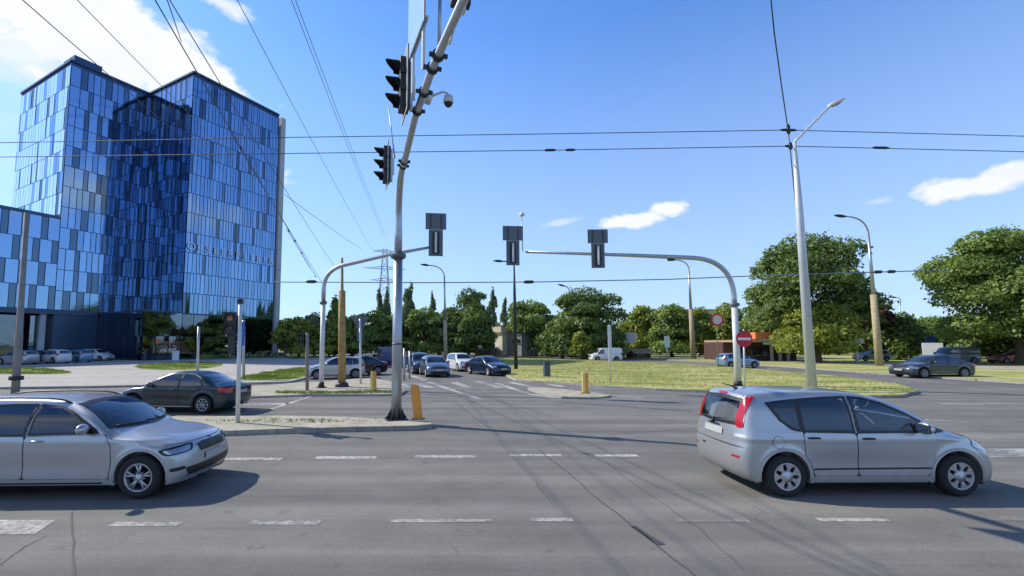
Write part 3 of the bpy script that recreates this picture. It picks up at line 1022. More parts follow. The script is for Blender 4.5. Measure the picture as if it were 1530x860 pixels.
def mirror_part(T, x, z, sd, root, mat, sc=1.0):
    loc, nrm, i, dd = T.bvh.ray_cast(Vector((x, sd * 3, z - .04)), Vector((0, -sd, 0)))
    bm = bmesh.new()
    bmesh.ops.create_uvsphere(bm, u_segments=20, v_segments=12, radius=1)
    for v in bm.verts:
        c = v.co
        xx = c.x * .075 if c.x > 0 else c.x * .03     # rounded forward, flat backward
        v.co = Vector((xx, c.y * .115, c.z * .078 * (1 - .12 * c.y * sd))) * sc
        v.co += Vector((x, loc.y + sd * .135, z))
    for f in bm.faces: f.smooth = True
    o = finish('mirror', bm, [mat], root)
    bm = bmesh.new()
    tube(bm, [(x, loc.y - sd * .01, z - .055), (x + .01, loc.y + sd * .09, z - .03)], [.022, .018], 8)
    box(bm, (x - .028, loc.y + sd * .135, z), (.012, .19 * sc, .11 * sc), bevel=.004)
    finish('mirror_mount', bm, [M_TRIM], o)
    bm = bmesh.new(); box(bm, (x - .036, loc.y + sd * .135, z), (.006, .17 * sc, .092 * sc), bevel=.002); finish('mirror_glass', bm, [M_CHROME], o)
    return o

SEC = lambda hw, zb, wr, zr: [(0, .12), (hw * .86, .15), (hw * .955, .24), (hw * .985, .45), (hw, .68), (hw * .985, .85), (hw * .955, zb), (hw * .90, zb + .09), ((hw * .90 + wr) / 2 + .01, (zb + zr) / 2 + .06), (wr, zr), (wr * .97, zr + .12), (wr * .9, zr + .6), (0, zr + .7)]

def arch_lips(root, T, paint):
    for wx in T.wheels:
        for sd in (1, -1):
            bm = bmesh.new(); pts = []
            rr = T.R + .074
            for k in range(31):
                a = math.radians(-12 + 204 * k / 30)
                x = wx + rr * math.cos(a); z = T.R + rr * math.sin(a)
                loc, nrm, i, dd = T.bvh.ray_cast(Vector((wx + (rr + .02) * math.cos(a), sd * 3, T.R + (rr + .02) * math.sin(a))), Vector((0, -sd, 0)))
                y = loc.y if loc and abs(loc.y) > T.W * .36 else sd * T.W * .47
                pts.append((x, y - sd * .008, z))
            tube(bm, pts, .017, 8)
            finish('arch_lip', bm, [paint], root)

def door_set(root, T, doors, paint, handles, zb=None):
    """doors: list of side polygons -> a dark gap patch and the painted skin on top, both sides"""
    for poly, hd in zip(doors, handles):
        for mir in (False, True):
            sd = -1 if mir else 1
            me = T.patch_mesh('door', smooth_poly(poly, .1), 90, .0065, .05, mir); me.materials.append(paint)
            d = link_child('door', me, root)
            me2 = T.patch_mesh('door_gap', inset_poly(poly, .0055), 90, .0028, .05, mir); me2.materials.append(M_UNDER)
            link_child('door_gap', me2, d)
            if hd: handle(T, hd[0], hd[1], sd, d, hd[2])

def side_glass(root, T, wins, off=.008, mat=None, frame=True):
    for poly in wins:
        sp = smooth_poly(poly)
        for mir in (False, True):
            me = T.patch_mesh('side_window', sp, 90, off + .004, .05, mir); me.materials.append(mat or M_GLASS)
            w = link_child('side_window', me, root)
            if frame and mat is None:
                me2 = T.patch_mesh('window_frame', inset_poly(poly, .022), 90, off, .05, mir); me2.materials.append(M_TRIM)
                link_child('window_frame', me2, w)
            elif frame:
                # ring only, so that one can look through
                me2 = ring_patch(T, poly, inset_poly(poly, .022), inset_poly(poly, -.012), 90, off + .006, mir); me2.materials.append(M_TRIM)
                link_child('window_frame', me2, w)

def ring_patch(T, poly, outer, inner, az, off, mir):
    def dens(p, q, n): return [((p[0] + (q[0] - p[0]) * k / n), (p[1] + (q[1] - p[1]) * k / n)) for k in range(n)]
    n = len(poly); O = []; I = []
    for i in range(n):
        m = max(2, int(math.hypot(outer[i][0] - outer[(i + 1) % n][0], outer[i][1] - outer[(i + 1) % n][1]) / .05))
        O += dens(outer[i], outer[(i + 1) % n], m); I += dens(inner[i], inner[(i + 1) % n], m)
    a = math.radians(az); d = Vector((math.cos(a), math.sin(a), 0)); t = Vector((-math.sin(a), math.cos(a), 0)); sg = -1 if az == 90 else 1
    V = []
    for p in O + I:
        org = d * 5 + t * (p[0] * sg) + Vector((0, 0, p[1]))
        loc, nrm, i, dist = T.bvh.ray_cast(org, -d)
        if loc is None: loc, nrm, i, dist = T.bvh.find_nearest(org - d * 3.5)
        if nrm.dot(d) < 0: nrm = -nrm
        q = loc + nrm * off
        V.append((q.x, -q.y if mir else q.y, q.z))
    k = len(O)
    Fc = [(i, (i + 1) % k, k + (i + 1) % k, k + i) for i in range(k)]
    me = bpy.data.meshes.new('window_frame'); me.from_pydata(V, [], Fc); me.update()
    ds = Vector((d.x, -d.y if mir else d.y, 0))
    if sum(p.normal.dot(ds) for p in me.polygons) < 0: me.flip_normals()
    me.shade_smooth()
    return me

def cabin_fittings(root, x_front, x_rear, zs, wheel_side=1, rh=1.0):
    """seats, dashboard and steering wheel seen through the glass"""
    def seat(x, y, w):
        bm = bmesh.new()
        box(bm, (x, y, zs + .06), (.50, w, .18), bevel=.05)
        M = Matrix.Rotation(math.radians(-14), 3, 'Y')
        box(bm, (x - .30, y, zs + .40), (.15, w * .96, .58), M, bevel=.05)
        box(bm, (x - .385, y, zs + .77 * rh), (.10, w * .5 if w < .8 else .26, .17), M, bevel=.04)
        if w > .8:
            for yy in (-.42, .42): box(bm, (x - .385, y + yy, zs + .77 * rh), (.10, .26, .16), M, bevel=.04)
        for f in bm.faces: f.smooth = True
        finish('seat', bm, [M_SEAT], root)
    for y in (-.36, .36): seat(x_front, y, .50)
    seat(x_rear, 0, 1.25)
    bm = bmesh.new()
    box(bm, (x_front + .80, 0, zs + .27), (.42, 1.30, .20), bevel=.06)
    for f in bm.faces: f.smooth = True
    finish('dashboard', bm, [M_DASH], root)
    bm = bmesh.new()
    c = Vector((x_front + .50, .36 * wheel_side, zs + .36)); tl = math.radians(25)
    pts = []
    for k in range(25):
        a = 2 * math.pi * k / 24
        v = Vector((0, math.cos(a) * .18, math.sin(a) * .18)); v.rotate(Matrix.Rotation(-tl, 3, 'Y'))
        pts.append(c + v)
    tube(bm, pts, .014, 8)
    tube(bm, [c, c + Vector((.28, 0, -.10))], [.05, .04], 8)
    tube(bm, [c + Vector((0, -.17, 0)), c + Vector((0, .17, 0))], .015, 6)
    finish('steering_wheel', bm, [M_DASH], root)

# ------------------------------------------------------------------ 1. silver estate car (foreground left)
def build_estate(paint, name, label, near=True, group=None):
    L = 4.68; W = 1.81
    top = [(-2.20, .24), (-2.31, .36), (-2.335, .55), (-2.32, .80), (-2.27, .98), (-2.16, 1.16), (-2.02, 1.36), (-1.90, 1.435), (-1.3, 1.478), (-.6, 1.492), (.02, 1.475), (.36, 1.425),
           (.64, 1.315), (.95, 1.135), (1.17, 1.012), (1.30, .975), (1.62, .93), (1.90, .87), (2.09, .80), (2.20, .705), (2.25, .55), (2.25, .36), (2.18, .22)]
    wins = [[(-.14, .965), (.86, .985), (.80, 1.03), (.42, 1.25), (.20, 1.335), (-.14, 1.368)],
            [(-1.02, .955), (-.22, .963), (-.22, 1.372), (-.62, 1.372), (-1.02, 1.352)],
            [(-1.90, 1.10), (-1.62, .965), (-1.10, .953), (-1.10, 1.348), (-1.45, 1.32), (-1.78, 1.26)]]
    wscr = [(-.70, 1.045), (-.35, 1.028), (0, 1.022), (.35, 1.028), (.70, 1.045), (.60, 1.26), (.54, 1.375), (.27, 1.402), (0, 1.408), (-.27, 1.402), (-.54, 1.375), (-.60, 1.26)]
    rscr = [(-.66, 1.02), (.66, 1.02), (.56, 1.32), (-.56, 1.32)]
    T = CarType(top, L, W, SEC(.905, .945, .585, 1.40), (1.56, -1.13), .322, .024 if near else .05, corner=.52, bow=.17, k1=.06, crease=.865,
                cabin=(-2.0, 1.05, .62) if near else None,
                windows=[('side', w) for w in wins] + [('front', wscr), ('rear', rscr)])
    root = empty(name, label=label, cat='car', group=group)
    link_child('body', T.me, root)
    doors = [[(-.185, .30), (-.185, .93), (1.0, .95), (1.10, .78), (1.11, .55), (1.09, .30)],
             [(-1.07, .93), (-.20, .93), (-.20, .30), (-.66, .30), (-.70, .48), (-.82, .66), (-1.02, .80), (-1.07, .82)]]
    door_set(root, T, doors, paint, [(.0, .865, paint), (-.90, .865, paint)])
    side_glass(root, T, wins, mat=M_SEE if near else None)
    P_(root, T, 'windscreen', wscr, 0, .004, M_SEE if near else M_GLASS, False)
    me = ring_patch(T, wscr, inset_poly(wscr, .02), inset_poly(wscr, -.014), 0, .007, False); me.materials.append(M_TRIM); link_child('windscreen_seal', me, root)
    P_(root, T, 'rear_window', rscr, 180, .006, M_SEE if near else M_GLASS, False)
    # nose: two-slat grille with chrome frame, lamps, bumper
    P_(root, T, 'grille', smooth_poly([(-.405, .73), (-.35, .605), (.35, .605), (.405, .73), (.25, .752), (-.25, .752)]), 0, .012, M_CHROME, False, .03)
    P_(root, T, 'grille_mesh', ([(-.392, .724), (-.343, .612), (0, .612), (0, .742), (-.25, .744)]), 0, .018, M_TRIM, True, .03)
    for k in range(7):
        y = -.345 + k * .046
        P_(root, T, 'grille_bar', [(y, .625), (y + .006, .625), (y + .005, .732), (y - .001, .732)], 0, .022, M_GREYPL, True, .03)
    P_(root, T, 'headlight', smooth_poly([(-.62, .655), (-.22, .625), (-.16, .715), (-.28, .735), (-.56, .76), (-.68, .755)]), 30, .008, M_TRIM, True, .03)
    P_(root, T, 'headlight_lens', smooth_poly([(-.58, .668), (-.26, .645), (-.20, .70), (-.42, .722), (-.62, .742)]), 30, .014, M_HEAD, True, .03)
    P_(root, T, 'fog_lamp', smooth_poly([(-.50, .40), (-.28, .385), (-.27, .44), (-.48, .455)]), 30, .008, M_TRIM, True, .03)
    P_(root, T, 'lower_grille', smooth_poly([(-.62, .30), (.62, .30), (.68, .42), (-.68, .42)]), 0, .008, M_TRIM, False, .04)
    P_(root, T, 'chin_trim', [(-.66, .285), (.66, .285), (.67, .302), (-.67, .302)], 0, .014, M_CHROME, False, .04)
    P_(root, T, 'number_plate', [(-.26, .46), (.26, .46), (.26, .565), (-.26, .565)], 0, .02, M_PLATE, False, .05)
    P_(root, T, 'badge', [(.027 * math.cos(a * .524), .762 + .027 * math.sin(a * .524)) for a in range(12)], 0, .014, M_GREYPL, False, .03)
    P_(root, T, 'bonnet_gap', [(-.78, .775), (.78, .775), (.78, .781), (-.78, .781)], 0, .004, M_UNDER, False, .05)
    P_(root, T, 'tail_light', smooth_poly([(.14, .82), (.62, .82), (.62, .98), (.18, .98)]), 150, .008, M_TAIL, True, .04)
    P_(root, T, 'sill_trim', [(-.76, .222), (1.0, .222), (1.0, .245), (-.76, .245)], 90, .004, M_UNDER, True, .06)
    for sd in (1, -1):
        mirror_part(T, .72, 1.055, sd, root, paint, 1.05)
        bm = bmesh.new()     # roof rail
        pts = []
        for k in range(15):
            x = -1.75 + k * (2.0 / 14)
            loc, nrm, i, dd = T.bvh.ray_cast(Vector((x, sd * .555, 3)), Vector((0, 0, -1)))
            lift = .045 * math.sin(min(1, k / 2) * math.pi / 2) * math.sin(min(1, (14 - k) / 2) * math.pi / 2)
            pts.append((x, sd * .555, loc.z + lift))
        tube(bm, pts, .014, 8)
        finish('roof_rail', bm, [M_TRIM], root)
    # wipers, aerial
    bm = bmesh.new()
    for y0, y1 in ((.55, -.05), (-.05, -.60)):
        pts = []
        for k in range(6):
            y = y0 + (y1 - y0) * k / 5; z = 1.03 + .02 * k / 5
            loc, nrm, i, dd = T.bvh.ray_cast(Vector((4, y, z)), Vector((-1, 0, 0)))
            pts.append(loc + nrm * .016)
        tube(bm, pts, .007, 6)
    finish('wiper', bm, [M_BLACK], root)
    bm = bmesh.new()
    tube(bm, [(-1.72, 0, 1.47), (-1.80, 0, 1.60), (-1.84, 0, 1.64)], [.02, .006, .004], 6)
    finish('aerial', bm, [M_TRIM], root)
    if near: cabin_fittings(root, .15, -.85, .48, 1)
    arch_lips(root, T, paint)
    add_wheels(root, T, 'five', near)
    return root, T

# ------------------------------------------------------------------ 2. silver compact people carrier (foreground right)
def build_mpv(paint, name, label, near=True):
    L = 4.12; W = 1.69
    top = [(-1.88, .24), (-1.99, .34), (-2.05, .50), (-2.055, .66), (-2.02, .80), (-1.97, .98), (-1.90, 1.20), (-1.80, 1.44), (-1.68, 1.515), (-1.2, 1.548), (-.5, 1.556), (.05, 1.52), (.45, 1.42),
           (.85, 1.235), (1.14, 1.065), (1.30, .995), (1.52, .925), (1.74, .83), (1.90, .715), (1.99, .58), (2.03, .45), (2.0, .32), (1.92, .22)]
    wins = [[(-.17, .955), (.80, .955), (.80, 1.09), (.60, 1.205), (.28, 1.355), (.02, 1.425), (-.17, 1.44)],
            [(-1.00, .97), (-.25, .957), (-.25, 1.442), (-.60, 1.435), (-1.00, 1.405)],
            [(-1.47, 1.355), (-1.33, 1.13), (-1.17, 1.00), (-1.06, .975), (-1.06, 1.40), (-1.25, 1.385)],
            [(.85, .955), (1.12, .955), (.85, 1.065)]]
    wscr = [(-.66, 1.09), (0, 1.065), (.66, 1.09), (.57, 1.30), (.50, 1.435), (0, 1.475), (-.50, 1.435), (-.57, 1.30)]
    rscr = [(-.60, 1.04), (0, 1.02), (.60, 1.04), (.57, 1.22), (.51, 1.40), (0, 1.43), (-.51, 1.40), (-.57, 1.22)]
    T = CarType(top, L, W, SEC(.845, .94, .60, 1.44), (1.285, -1.33), .305, .024 if near else .05, corner=.40, bow=.16, crease=.845,
                cabin=(-1.75, 1.0, .62) if near else None,
                windows=[('side', w) for w in wins] + [('front', wscr), ('rear', rscr)])
    root = empty(name, label=label, cat='car')
    link_child('body', T.me, root)
    doors = [[(-.215, .31), (-.215, .925), (1.0, .935), (.93, .55), (.84, .31)],
             [(-1.02, .94), (-.23, .925), (-.23, .31), (-.90, .31), (-.94, .50), (-1.02, .62)]]
    door_set(root, T, doors, paint, [(-.05, .855, M_TRIM), (-.88, .865, M_TRIM)])
    side_glass(root, T, wins, mat=M_SEE if near else None)
    P_(root, T, 'side_moulding', [(-.92, .395), (.88, .405), (.87, .43), (-.90, .42)], 90, .014, M_TRIM, True, .05)
    P_(root, T, 'windscreen', wscr, 0, .004, M_SEE, False)
    P_(root, T, 'rear_window', rscr, 180, .005, M_SEE, False)
    me = ring_patch(T, rscr, inset_poly(rscr, .02), inset_poly(rscr, -.03), 180, .009, False); me.materials.append(M_TRIM); link_child('rear_window_seal', me, root)
    P_(root, T, 'tail_light', smooth_poly([(.42, .995), (.56, .985), (.58, 1.15), (.52, 1.33), (.47, 1.45), (.36, 1.46), (.40, 1.30), (.44, 1.12)]), 148, .012, M_TAIL, True, .03)
    P_(root, T, 'tail_light_edge', smooth_poly([(.36, 1.03), (.42, .998), (.44, 1.12), (.40, 1.30), (.36, 1.455), (.31, 1.44), (.35, 1.25)]), 150, .009, M_WHITE, True, .03)
    P_(root, T, 'brake_light', [(-.11, 1.455), (.11, 1.455), (.11, 1.485), (-.11, 1.485)], 180, .012, M_TAIL, False, .03)
    P_(root, T, 'number_plate', [(-.26, .83), (.26, .83), (.26, .935), (-.26, .935)], 180, .016, M_PLATE, False, .05)
    P_(root, T, 'tailgate_gap', [(-.66, .715), (.66, .715), (.66, .722), (-.66, .722)], 180, .004, M_UNDER, False, .05)
    P_(root, T, 'tailgate_handle', smooth_poly([(-.16, .955), (.16, .955), (.17, .985), (-.17, .985)]), 180, .014, M_CHROME, False, .03)
    P_(root, T, 'bumper_gap', [(-.80, .72), (.74, .70), (.74, .707), (-.80, .727)], 180, .003, M_UNDER, False, .06)
    P_(root, T, 'bumper_reflector', [(.06, .545), (.20, .545), (.20, .575), (.06, .575)], 160, .01, M_TAIL, True, .04)
    P_(root, T, 'tow_cover', [(-.30, .60), (-.22, .60), (-.22, .63), (-.30, .63)], 180, .008, M_TRIM, False, .04)
    P_(root, T, 'headlight', smooth_poly([(-.66, .70), (-.30, .66), (-.22, .76), (-.50, .90), (-.66, .90)]), 35, .01, M_HEAD, True, .03)
    P_(root, T, 'grille', smooth_poly([(-.36, .64), (.36, .64), (.42, .73), (-.42, .73)]), 0, .01, M_TRIM, False, .03)
    P_(root, T, 'lower_grille', smooth_poly([(-.5, .34), (.5, .34), (.54, .47), (-.54, .47)]), 0, .01, M_TRIM, False, .03)
    # fuel flap: a round lid behind the wheel arch on the right side
    fl = [(-1.42 + .085 * math.cos(a * .42), .80 + .085 * math.sin(a * .42)) for a in range(15)]
    me = T.patch_mesh('fuel_flap', [(-1.42 + .091 * math.cos(a * .42), .80 + .091 * math.sin(a * .42)) for a in range(15)], 90, .002, .03, True); me.materials.append(M_UNDER)
    ff = link_child('fuel_flap', me, root)
    me = T.patch_mesh('flap_lid', fl, 90, .005, .03, True); me.materials.append(paint); link_child('flap_lid', me, ff)
    for sd in (1, -1): mirror_part(T, .72, 1.02, sd, root, M_WHITE if False else paint, 1.15)
    # rear wiper and aerial
    bm = bmesh.new()
    pts = []
    for k in range(6):
        y = .02 - .34 * k / 5; z = 1.055 + .03 * k / 5
        loc, nrm, i, dd = T.bvh.ray_cast(Vector((-4, y, z)), Vector((1, 0, 0))); 
        if nrm.x > 0: nrm = -nrm
        pts.append(loc + nrm * .022)
    tube(bm, pts, .008, 6)
    loc, nrm, i, dd = T.bvh.ray_cast(Vector((-4, .02, 1.0)), Vector((1, 0, 0)))
    tube(bm, [loc + Vector((-.03, 0, -.03)), pts[0]], [.026, .012], 8)
    finish('rear_wiper', bm, [M_BLACK], root)
    bm = bmesh.new()
    tube(bm, [(-1.55, .0, 1.52), (-1.62, .0, 1.575), (-1.80, .0, 1.62)], [.028, .012, .005], 6)
    finish('aerial', bm, [M_TRIM], root)
    if near: cabin_fittings(root, .10, -.80, .52, 1, 1.06)
    arch_lips(root, T, paint)
    add_wheels(root, T, 'cover', near)
    return root, T

# ------------------------------------------------------------------ 3. saloon
def build_saloon(paint, name, label, h=.035, style='plain'):
    L = 4.52; W = 1.78
    top = [(-2.08, .26), (-2.20, .38), (-2.25, .55), (-2.24, .80), (-2.19, .96), (-2.10, 1.00), (-1.75, 1.035), (-1.50, 1.12), (-1.15, 1.30), (-.80, 1.395), (-.35, 1.435), (.10, 1.42), (.42, 1.34),
           (.78, 1.16), (1.05, 1.00), (1.22, .955), (1.60, .90), (1.95, .80), (2.15, .69), (2.245, .55), (2.25, .38), (2.16, .24)]
    wins = [[(-.28, .945), (.78, .955), (.70, 1.03), (.34, 1.24), (.10, 1.325), (-.28, 1.35)], [(-1.18, .945), (-.36, .945), (-.36, 1.352), (-.74, 1.33), (-1.02, 1.215)], [(-1.52, .955), (-1.25, .948), (-1.14, 1.13)]]
    T = CarType(top, L, W, SEC(.89, .925, .56, 1.34), (1.36, -1.26), .318, h)
    root = empty(name, label=label, cat='car')
    link_child('body', T.me, root)
    doors = [[(-.32, .30), (-.32, .90), (.90, .915), (.93, .60), (.86, .30)], [(-1.16, .91), (-.335, .90), (-.335, .30), (-.80, .30), (-.86, .52), (-1.02, .70)]]
    door_set(root, T, doors, paint, [(-.15, .83, paint), (-1.0, .84, paint)])
    side_glass(root, T, wins)
    P_(root, T, 'windscreen', [(-.66, 1.02), (.66, 1.02), (.52, 1.335), (0, 1.36), (-.52, 1.335)], 0, .008, M_GLASS, False)
    P_(root, T, 'rear_window', [(-.60, 1.08), (.60, 1.08), (.48, 1.30), (-.48, 1.30)], 180, .008, M_GLASS, False)
    P_(root, T, 'headlight', smooth_poly([(-.66, .62), (-.24, .58), (-.18, .70), (-.62, .76)]), 32, .01, M_HEAD, True, .04)
    P_(root, T, 'grille', smooth_poly([(-.34, .40), (.34, .40), (.40, .72), (-.40, .72)]), 0, .01, M_TRIM, False)
    P_(root, T, 'lower_grille', smooth_poly([(-.62, .27), (.62, .27), (.62, .36), (-.62, .36)]), 0, .012, M_TRIM, False)
    P_(root, T, 'number_plate', [(-.26, .46), (.26, .46), (.26, .56), (-.26, .56)], 0, .02, M_PLATE, False)
    P_(root, T, 'tail_light', smooth_poly([(.34, .74), (.82, .74), (.82, .90), (.34, .90)]), 145, .01, M_TAIL, True, .04)
    P_(root, T, 'rear_plate', [(-.26, .68), (.26, .68), (.26, .78), (-.26, .78)], 180, .012, M_PLATE, False)
    P_(root, T, 'sill_trim', [(-.80, .245), (.90, .245), (.90, .27), (-.80, .27)], 90, .008, M_CHROME, True, .06)
    for sd in (1, -1): mirror_part(T, .68, 1.00, sd, root, paint)
    add_wheels(root, T, style, False)
    return root, T

# ------------------------------------------------------------------ 4. hatchback / 5. sport utility / 6. panel van
def build_hatch(paint, name, label, h=.05):
    L = 4.05; W = 1.73
    top = [(-1.88, .26), (-1.98, .38), (-2.02, .60), (-2.0, .85), (-1.93, 1.02), (-1.78, 1.28), (-1.62, 1.40), (-1.1, 1.45), (-.4, 1.465), (.05, 1.43), (.38, 1.33),
           (.72, 1.16), (1.0, 1.0), (1.15, .96), (1.48, .89), (1.75, .79), (1.93, .67), (2.0, .52), (2.0, .38), (1.92, .25)]
    wins = [[(-.22, .955), (.74, .965), (.64, 1.06), (.30, 1.26), (.05, 1.345), (-.22, 1.36)], [(-1.0, .955), (-.30, .955), (-.30, 1.362), (-.80, 1.355), (-1.0, 1.33)], [(-1.45, 1.02), (-1.08, .955), (-1.08, 1.325), (-1.35, 1.27)]]
    T = CarType(top, L, W, SEC(.865, .935, .57, 1.36), (1.24, -1.24), .305, h)
    root = empty(name, label=label, cat='car')
    link_child('body', T.me, root)
    doors = [[(-.26, .30), (-.26, .92), (.86, .93), (.84, .55), (.80, .30)], [(-1.0, .92), (-.275, .92), (-.275, .30), (-.78, .30), (-.84, .52), (-1.0, .68)]]
    door_set(root, T, doors, paint, [(-.1, .84, paint), (-.88, .84, paint)])
    side_glass(root, T, wins)
    P_(root, T, 'windscreen', [(-.64, 1.02), (.64, 1.02), (.52, 1.34), (0, 1.37), (-.52, 1.34)], 0, .008, M_GLASS, False)
    P_(root, T, 'rear_window', [(-.60, 1.05), (.60, 1.05), (.50, 1.32), (-.50, 1.32)], 180, .008, M_GLASS, False)
    P_(root, T, 'headlight', smooth_poly([(-.62, .64), (-.24, .60), (-.18, .72), (-.56, .80)]), 35, .01, M_HEAD, True, .04)
    P_(root, T, 'grille', smooth_poly([(-.40, .60), (.40, .60), (.42, .68), (-.42, .68)]), 0, .01, M_TRIM, False)
    P_(root, T, 'lower_grille', smooth_poly([(-.60, .28), (.60, .28), (.58, .42), (-.58, .42)]), 0, .012, M_TRIM, False)
    P_(root, T, 'number_plate', [(-.26, .46), (.26, .46), (.26, .56), (-.26, .56)], 0, .02, M_PLATE, False)
    P_(root, T, 'tail_light', smooth_poly([(.26, .80), (.60, .80), (.56, 1.02), (.30, 1.02)]), 145, .01, M_TAIL, True, .04)
    for sd in (1, -1): mirror_part(T, .64, 1.02, sd, root, paint)
    add_wheels(root, T, 'plain', False)
    return root, T

def build_suv(paint, name, label, h=.05):
    L = 4.45; W = 1.83
    top = [(-2.05, .32), (-2.16, .45), (-2.20, .70), (-2.18, .95), (-2.12, 1.15), (-2.0, 1.45), (-1.85, 1.60), (-1.3, 1.665), (-.5, 1.685), (.05, 1.65), (.42, 1.54),
           (.75, 1.33), (1.0, 1.15), (1.15, 1.10), (1.6, 1.05), (1.95, .96), (2.13, .82), (2.20, .62), (2.20, .45), (2.10, .30)]
    wins = [[(-.20, 1.09), (.74, 1.10), (.66, 1.18), (.34, 1.43), (.10, 1.54), (-.20, 1.56)], [(-1.05, 1.09), (-.28, 1.09), (-.28, 1.562), (-1.05, 1.54)], [(-1.72, 1.16), (-1.13, 1.09), (-1.13, 1.535), (-1.60, 1.47)]]
    T = CarType(top, L, W, SEC(.915, 1.07, .62, 1.57), (1.35, -1.30), .355, h, crease=.95)
    root = empty(name, label=label, cat='car')
    link_child('body', T.me, root)
    doors = [[(-.24, .38), (-.24, 1.05), (.88, 1.07), (.88, .70), (.84, .38)], [(-1.05, 1.05), (-.255, 1.05), (-.255, .38), (-.80, .38), (-.88, .62), (-1.05, .80)]]
    door_set(root, T, doors, paint, [(-.1, .96, paint), (-.92, .96, paint)])
    side_glass(root, T, wins)
    P_(root, T, 'windscreen', [(-.68, 1.17), (.68, 1.17), (.56, 1.55), (0, 1.58), (-.56, 1.55)], 0, .008, M_GLASS, False)
    P_(root, T, 'rear_window', [(-.64, 1.18), (.64, 1.18), (.54, 1.52), (-.54, 1.52)], 180, .008, M_GLASS, False)
    P_(root, T, 'headlight', smooth_poly([(-.68, .80), (-.26, .77), (-.20, .90), (-.64, .96)]), 32, .01, M_HEAD, True, .04)
    P_(root, T, 'grille', smooth_poly([(-.42, .66), (.42, .66), (.46, .88), (-.46, .88)]), 0, .01, M_TRIM, False)
    P_(root, T, 'lower_grille', smooth_poly([(-.66, .36), (.66, .36), (.66, .50), (-.66, .50)]), 0, .012, M_TRIM, False)
    P_(root, T, 'number_plate', [(-.26, .53), (.26, .53), (.26, .63), (-.26, .63)], 0, .02, M_PLATE, False)
    P_(root, T, 'tail_light', smooth_poly([(.32, .98), (.62, .98), (.58, 1.25), (.38, 1.25)]), 145, .01, M_TAIL, True, .04)
    for sd in (1, -1): mirror_part(T, .66, 1.16, sd, root, paint)
    add_wheels(root, T, 'plain', False)
    return root, T

def build_van(paint, name, label, h=.06):
    L = 4.95; W = 1.92
    top = [(-2.38, .30), (-2.45, .45), (-2.46, 1.2), (-2.44, 1.75), (-2.36, 1.92), (-1.8, 1.97), (0, 1.975), (.75, 1.95), (1.05, 1.84),
           (1.40, 1.50), (1.68, 1.20), (1.85, 1.12), (2.15, 1.02), (2.35, .85), (2.44, .65), (2.45, .45), (2.36, .28)]
    wins = [[(.50, 1.12), (1.48, 1.13), (1.42, 1.22), (1.08, 1.62), (.90, 1.70), (.50, 1.71)]]
    T = CarType(top, L, W, SEC(.96, 1.15, .80, 1.80), (1.55, -1.40), .345, h, bow=.10, crease=.98, k1=.07)
    root = empty(name, label=label, cat='van')
    link_child('body', T.me, root)
    door_set(root, T, [[(.44, .38), (.44, 1.08), (1.56, 1.09), (1.10, .72), (1.05, .38)]], paint, [(.56, .96, M_TRIM)])
    side_glass(root, T, wins)
    P_(root, T, 'windscreen', [(-.76, 1.22), (.76, 1.22), (.68, 1.76), (0, 1.79), (-.68, 1.76)], 0, .008, M_GLASS, False, .06)
    P_(root, T, 'headlight', smooth_poly([(-.72, .78), (-.32, .74), (-.28, .90), (-.66, 1.0)]), 32, .01, M_HEAD, True, .05)
    P_(root, T, 'grille', smooth_poly([(-.45, .60), (.45, .60), (.50, .82), (-.50, .82)]), 0, .01, M_TRIM, False, .05)
    P_(root, T, 'slide_rail', [(-2.3, 1.055), (.40, 1.055), (.40, 1.08), (-2.3, 1.08)], 90, .008, M_TRIM, True, .08)
    P_(root, T, 'tail_light', smooth_poly([(.28, .85), (.52, .85), (.52, 1.25), (.28, 1.25)]), 150, .01, M_TAIL, True, .05)
    for sd in (1, -1): mirror_part(T, 1.35, 1.22, sd, root, M_TRIM, 1.3)
    add_wheels(root, T, 'plain', False)
    return root, T

def copy_tree(o, parent=None):
    c = o.copy(); COL.objects.link(c)
    if parent is not None: c.parent = parent; c.matrix_parent_inverse = o.matrix_parent_inverse
    for ch in list(o.children): copy_tree(ch, c)
    return c

def place(o, X, Y, heading, z=0, sc=1.0):
    """heading = direction the nose points, in the ground plane"""
    o.location = (X, Y, z); o.rotation_euler = (0, 0, math.atan2(heading[1], heading[0])); o.scale = (sc, sc, sc)

def repaint(root, paint):
    old = root.get('_')
    for c in root.children_recursive if hasattr(root, 'children_recursive') else []:
        for i, s in enumerate(c.material_slots):
            if s.material and s.material.name.startswith('paint_'):
                s.link = 'OBJECT'; s.material = paint

SILVER = car_paint('silver', (.43, .445, .46))
NAVYBLK = car_paint('blue_black', (.003, .020, .034), .0, .25)
GREYBLUE = car_paint('grey_blue', (.10, .14, .20), .5)
DKBLUE = car_paint('dark_blue', (.018, .035, .075), .4)
WHITEP = car_paint('white', (.70, .71, .72), .0, .35)
BLACKP = car_paint('black', (.010, .011, .014), .3, .25)
PALEBLUE = car_paint('pale_blue', (.22, .34, .50), .5)
DKGREY = car_paint('dark_grey', (.045, .055, .065), .2)
REDP = car_paint('red', (.42, .03, .04), .1)
TRUCKBLUE = car_paint('truck_blue', (.015, .05, .15), .2)

est, _ = build_estate(SILVER, 'estate_car', 'silver estate car with black roof rails, nose at the left foreground lane')
place(est, -6.60, 8.02, (1, .03))
mpv, _ = build_mpv(SILVER, 'compact_people_carrier', 'silver high-roofed hatchback with tall red tail lamps, driving right in the foreground', True)
place(mpv, 6.25, 8.12, (1, .012), sc=1.03)

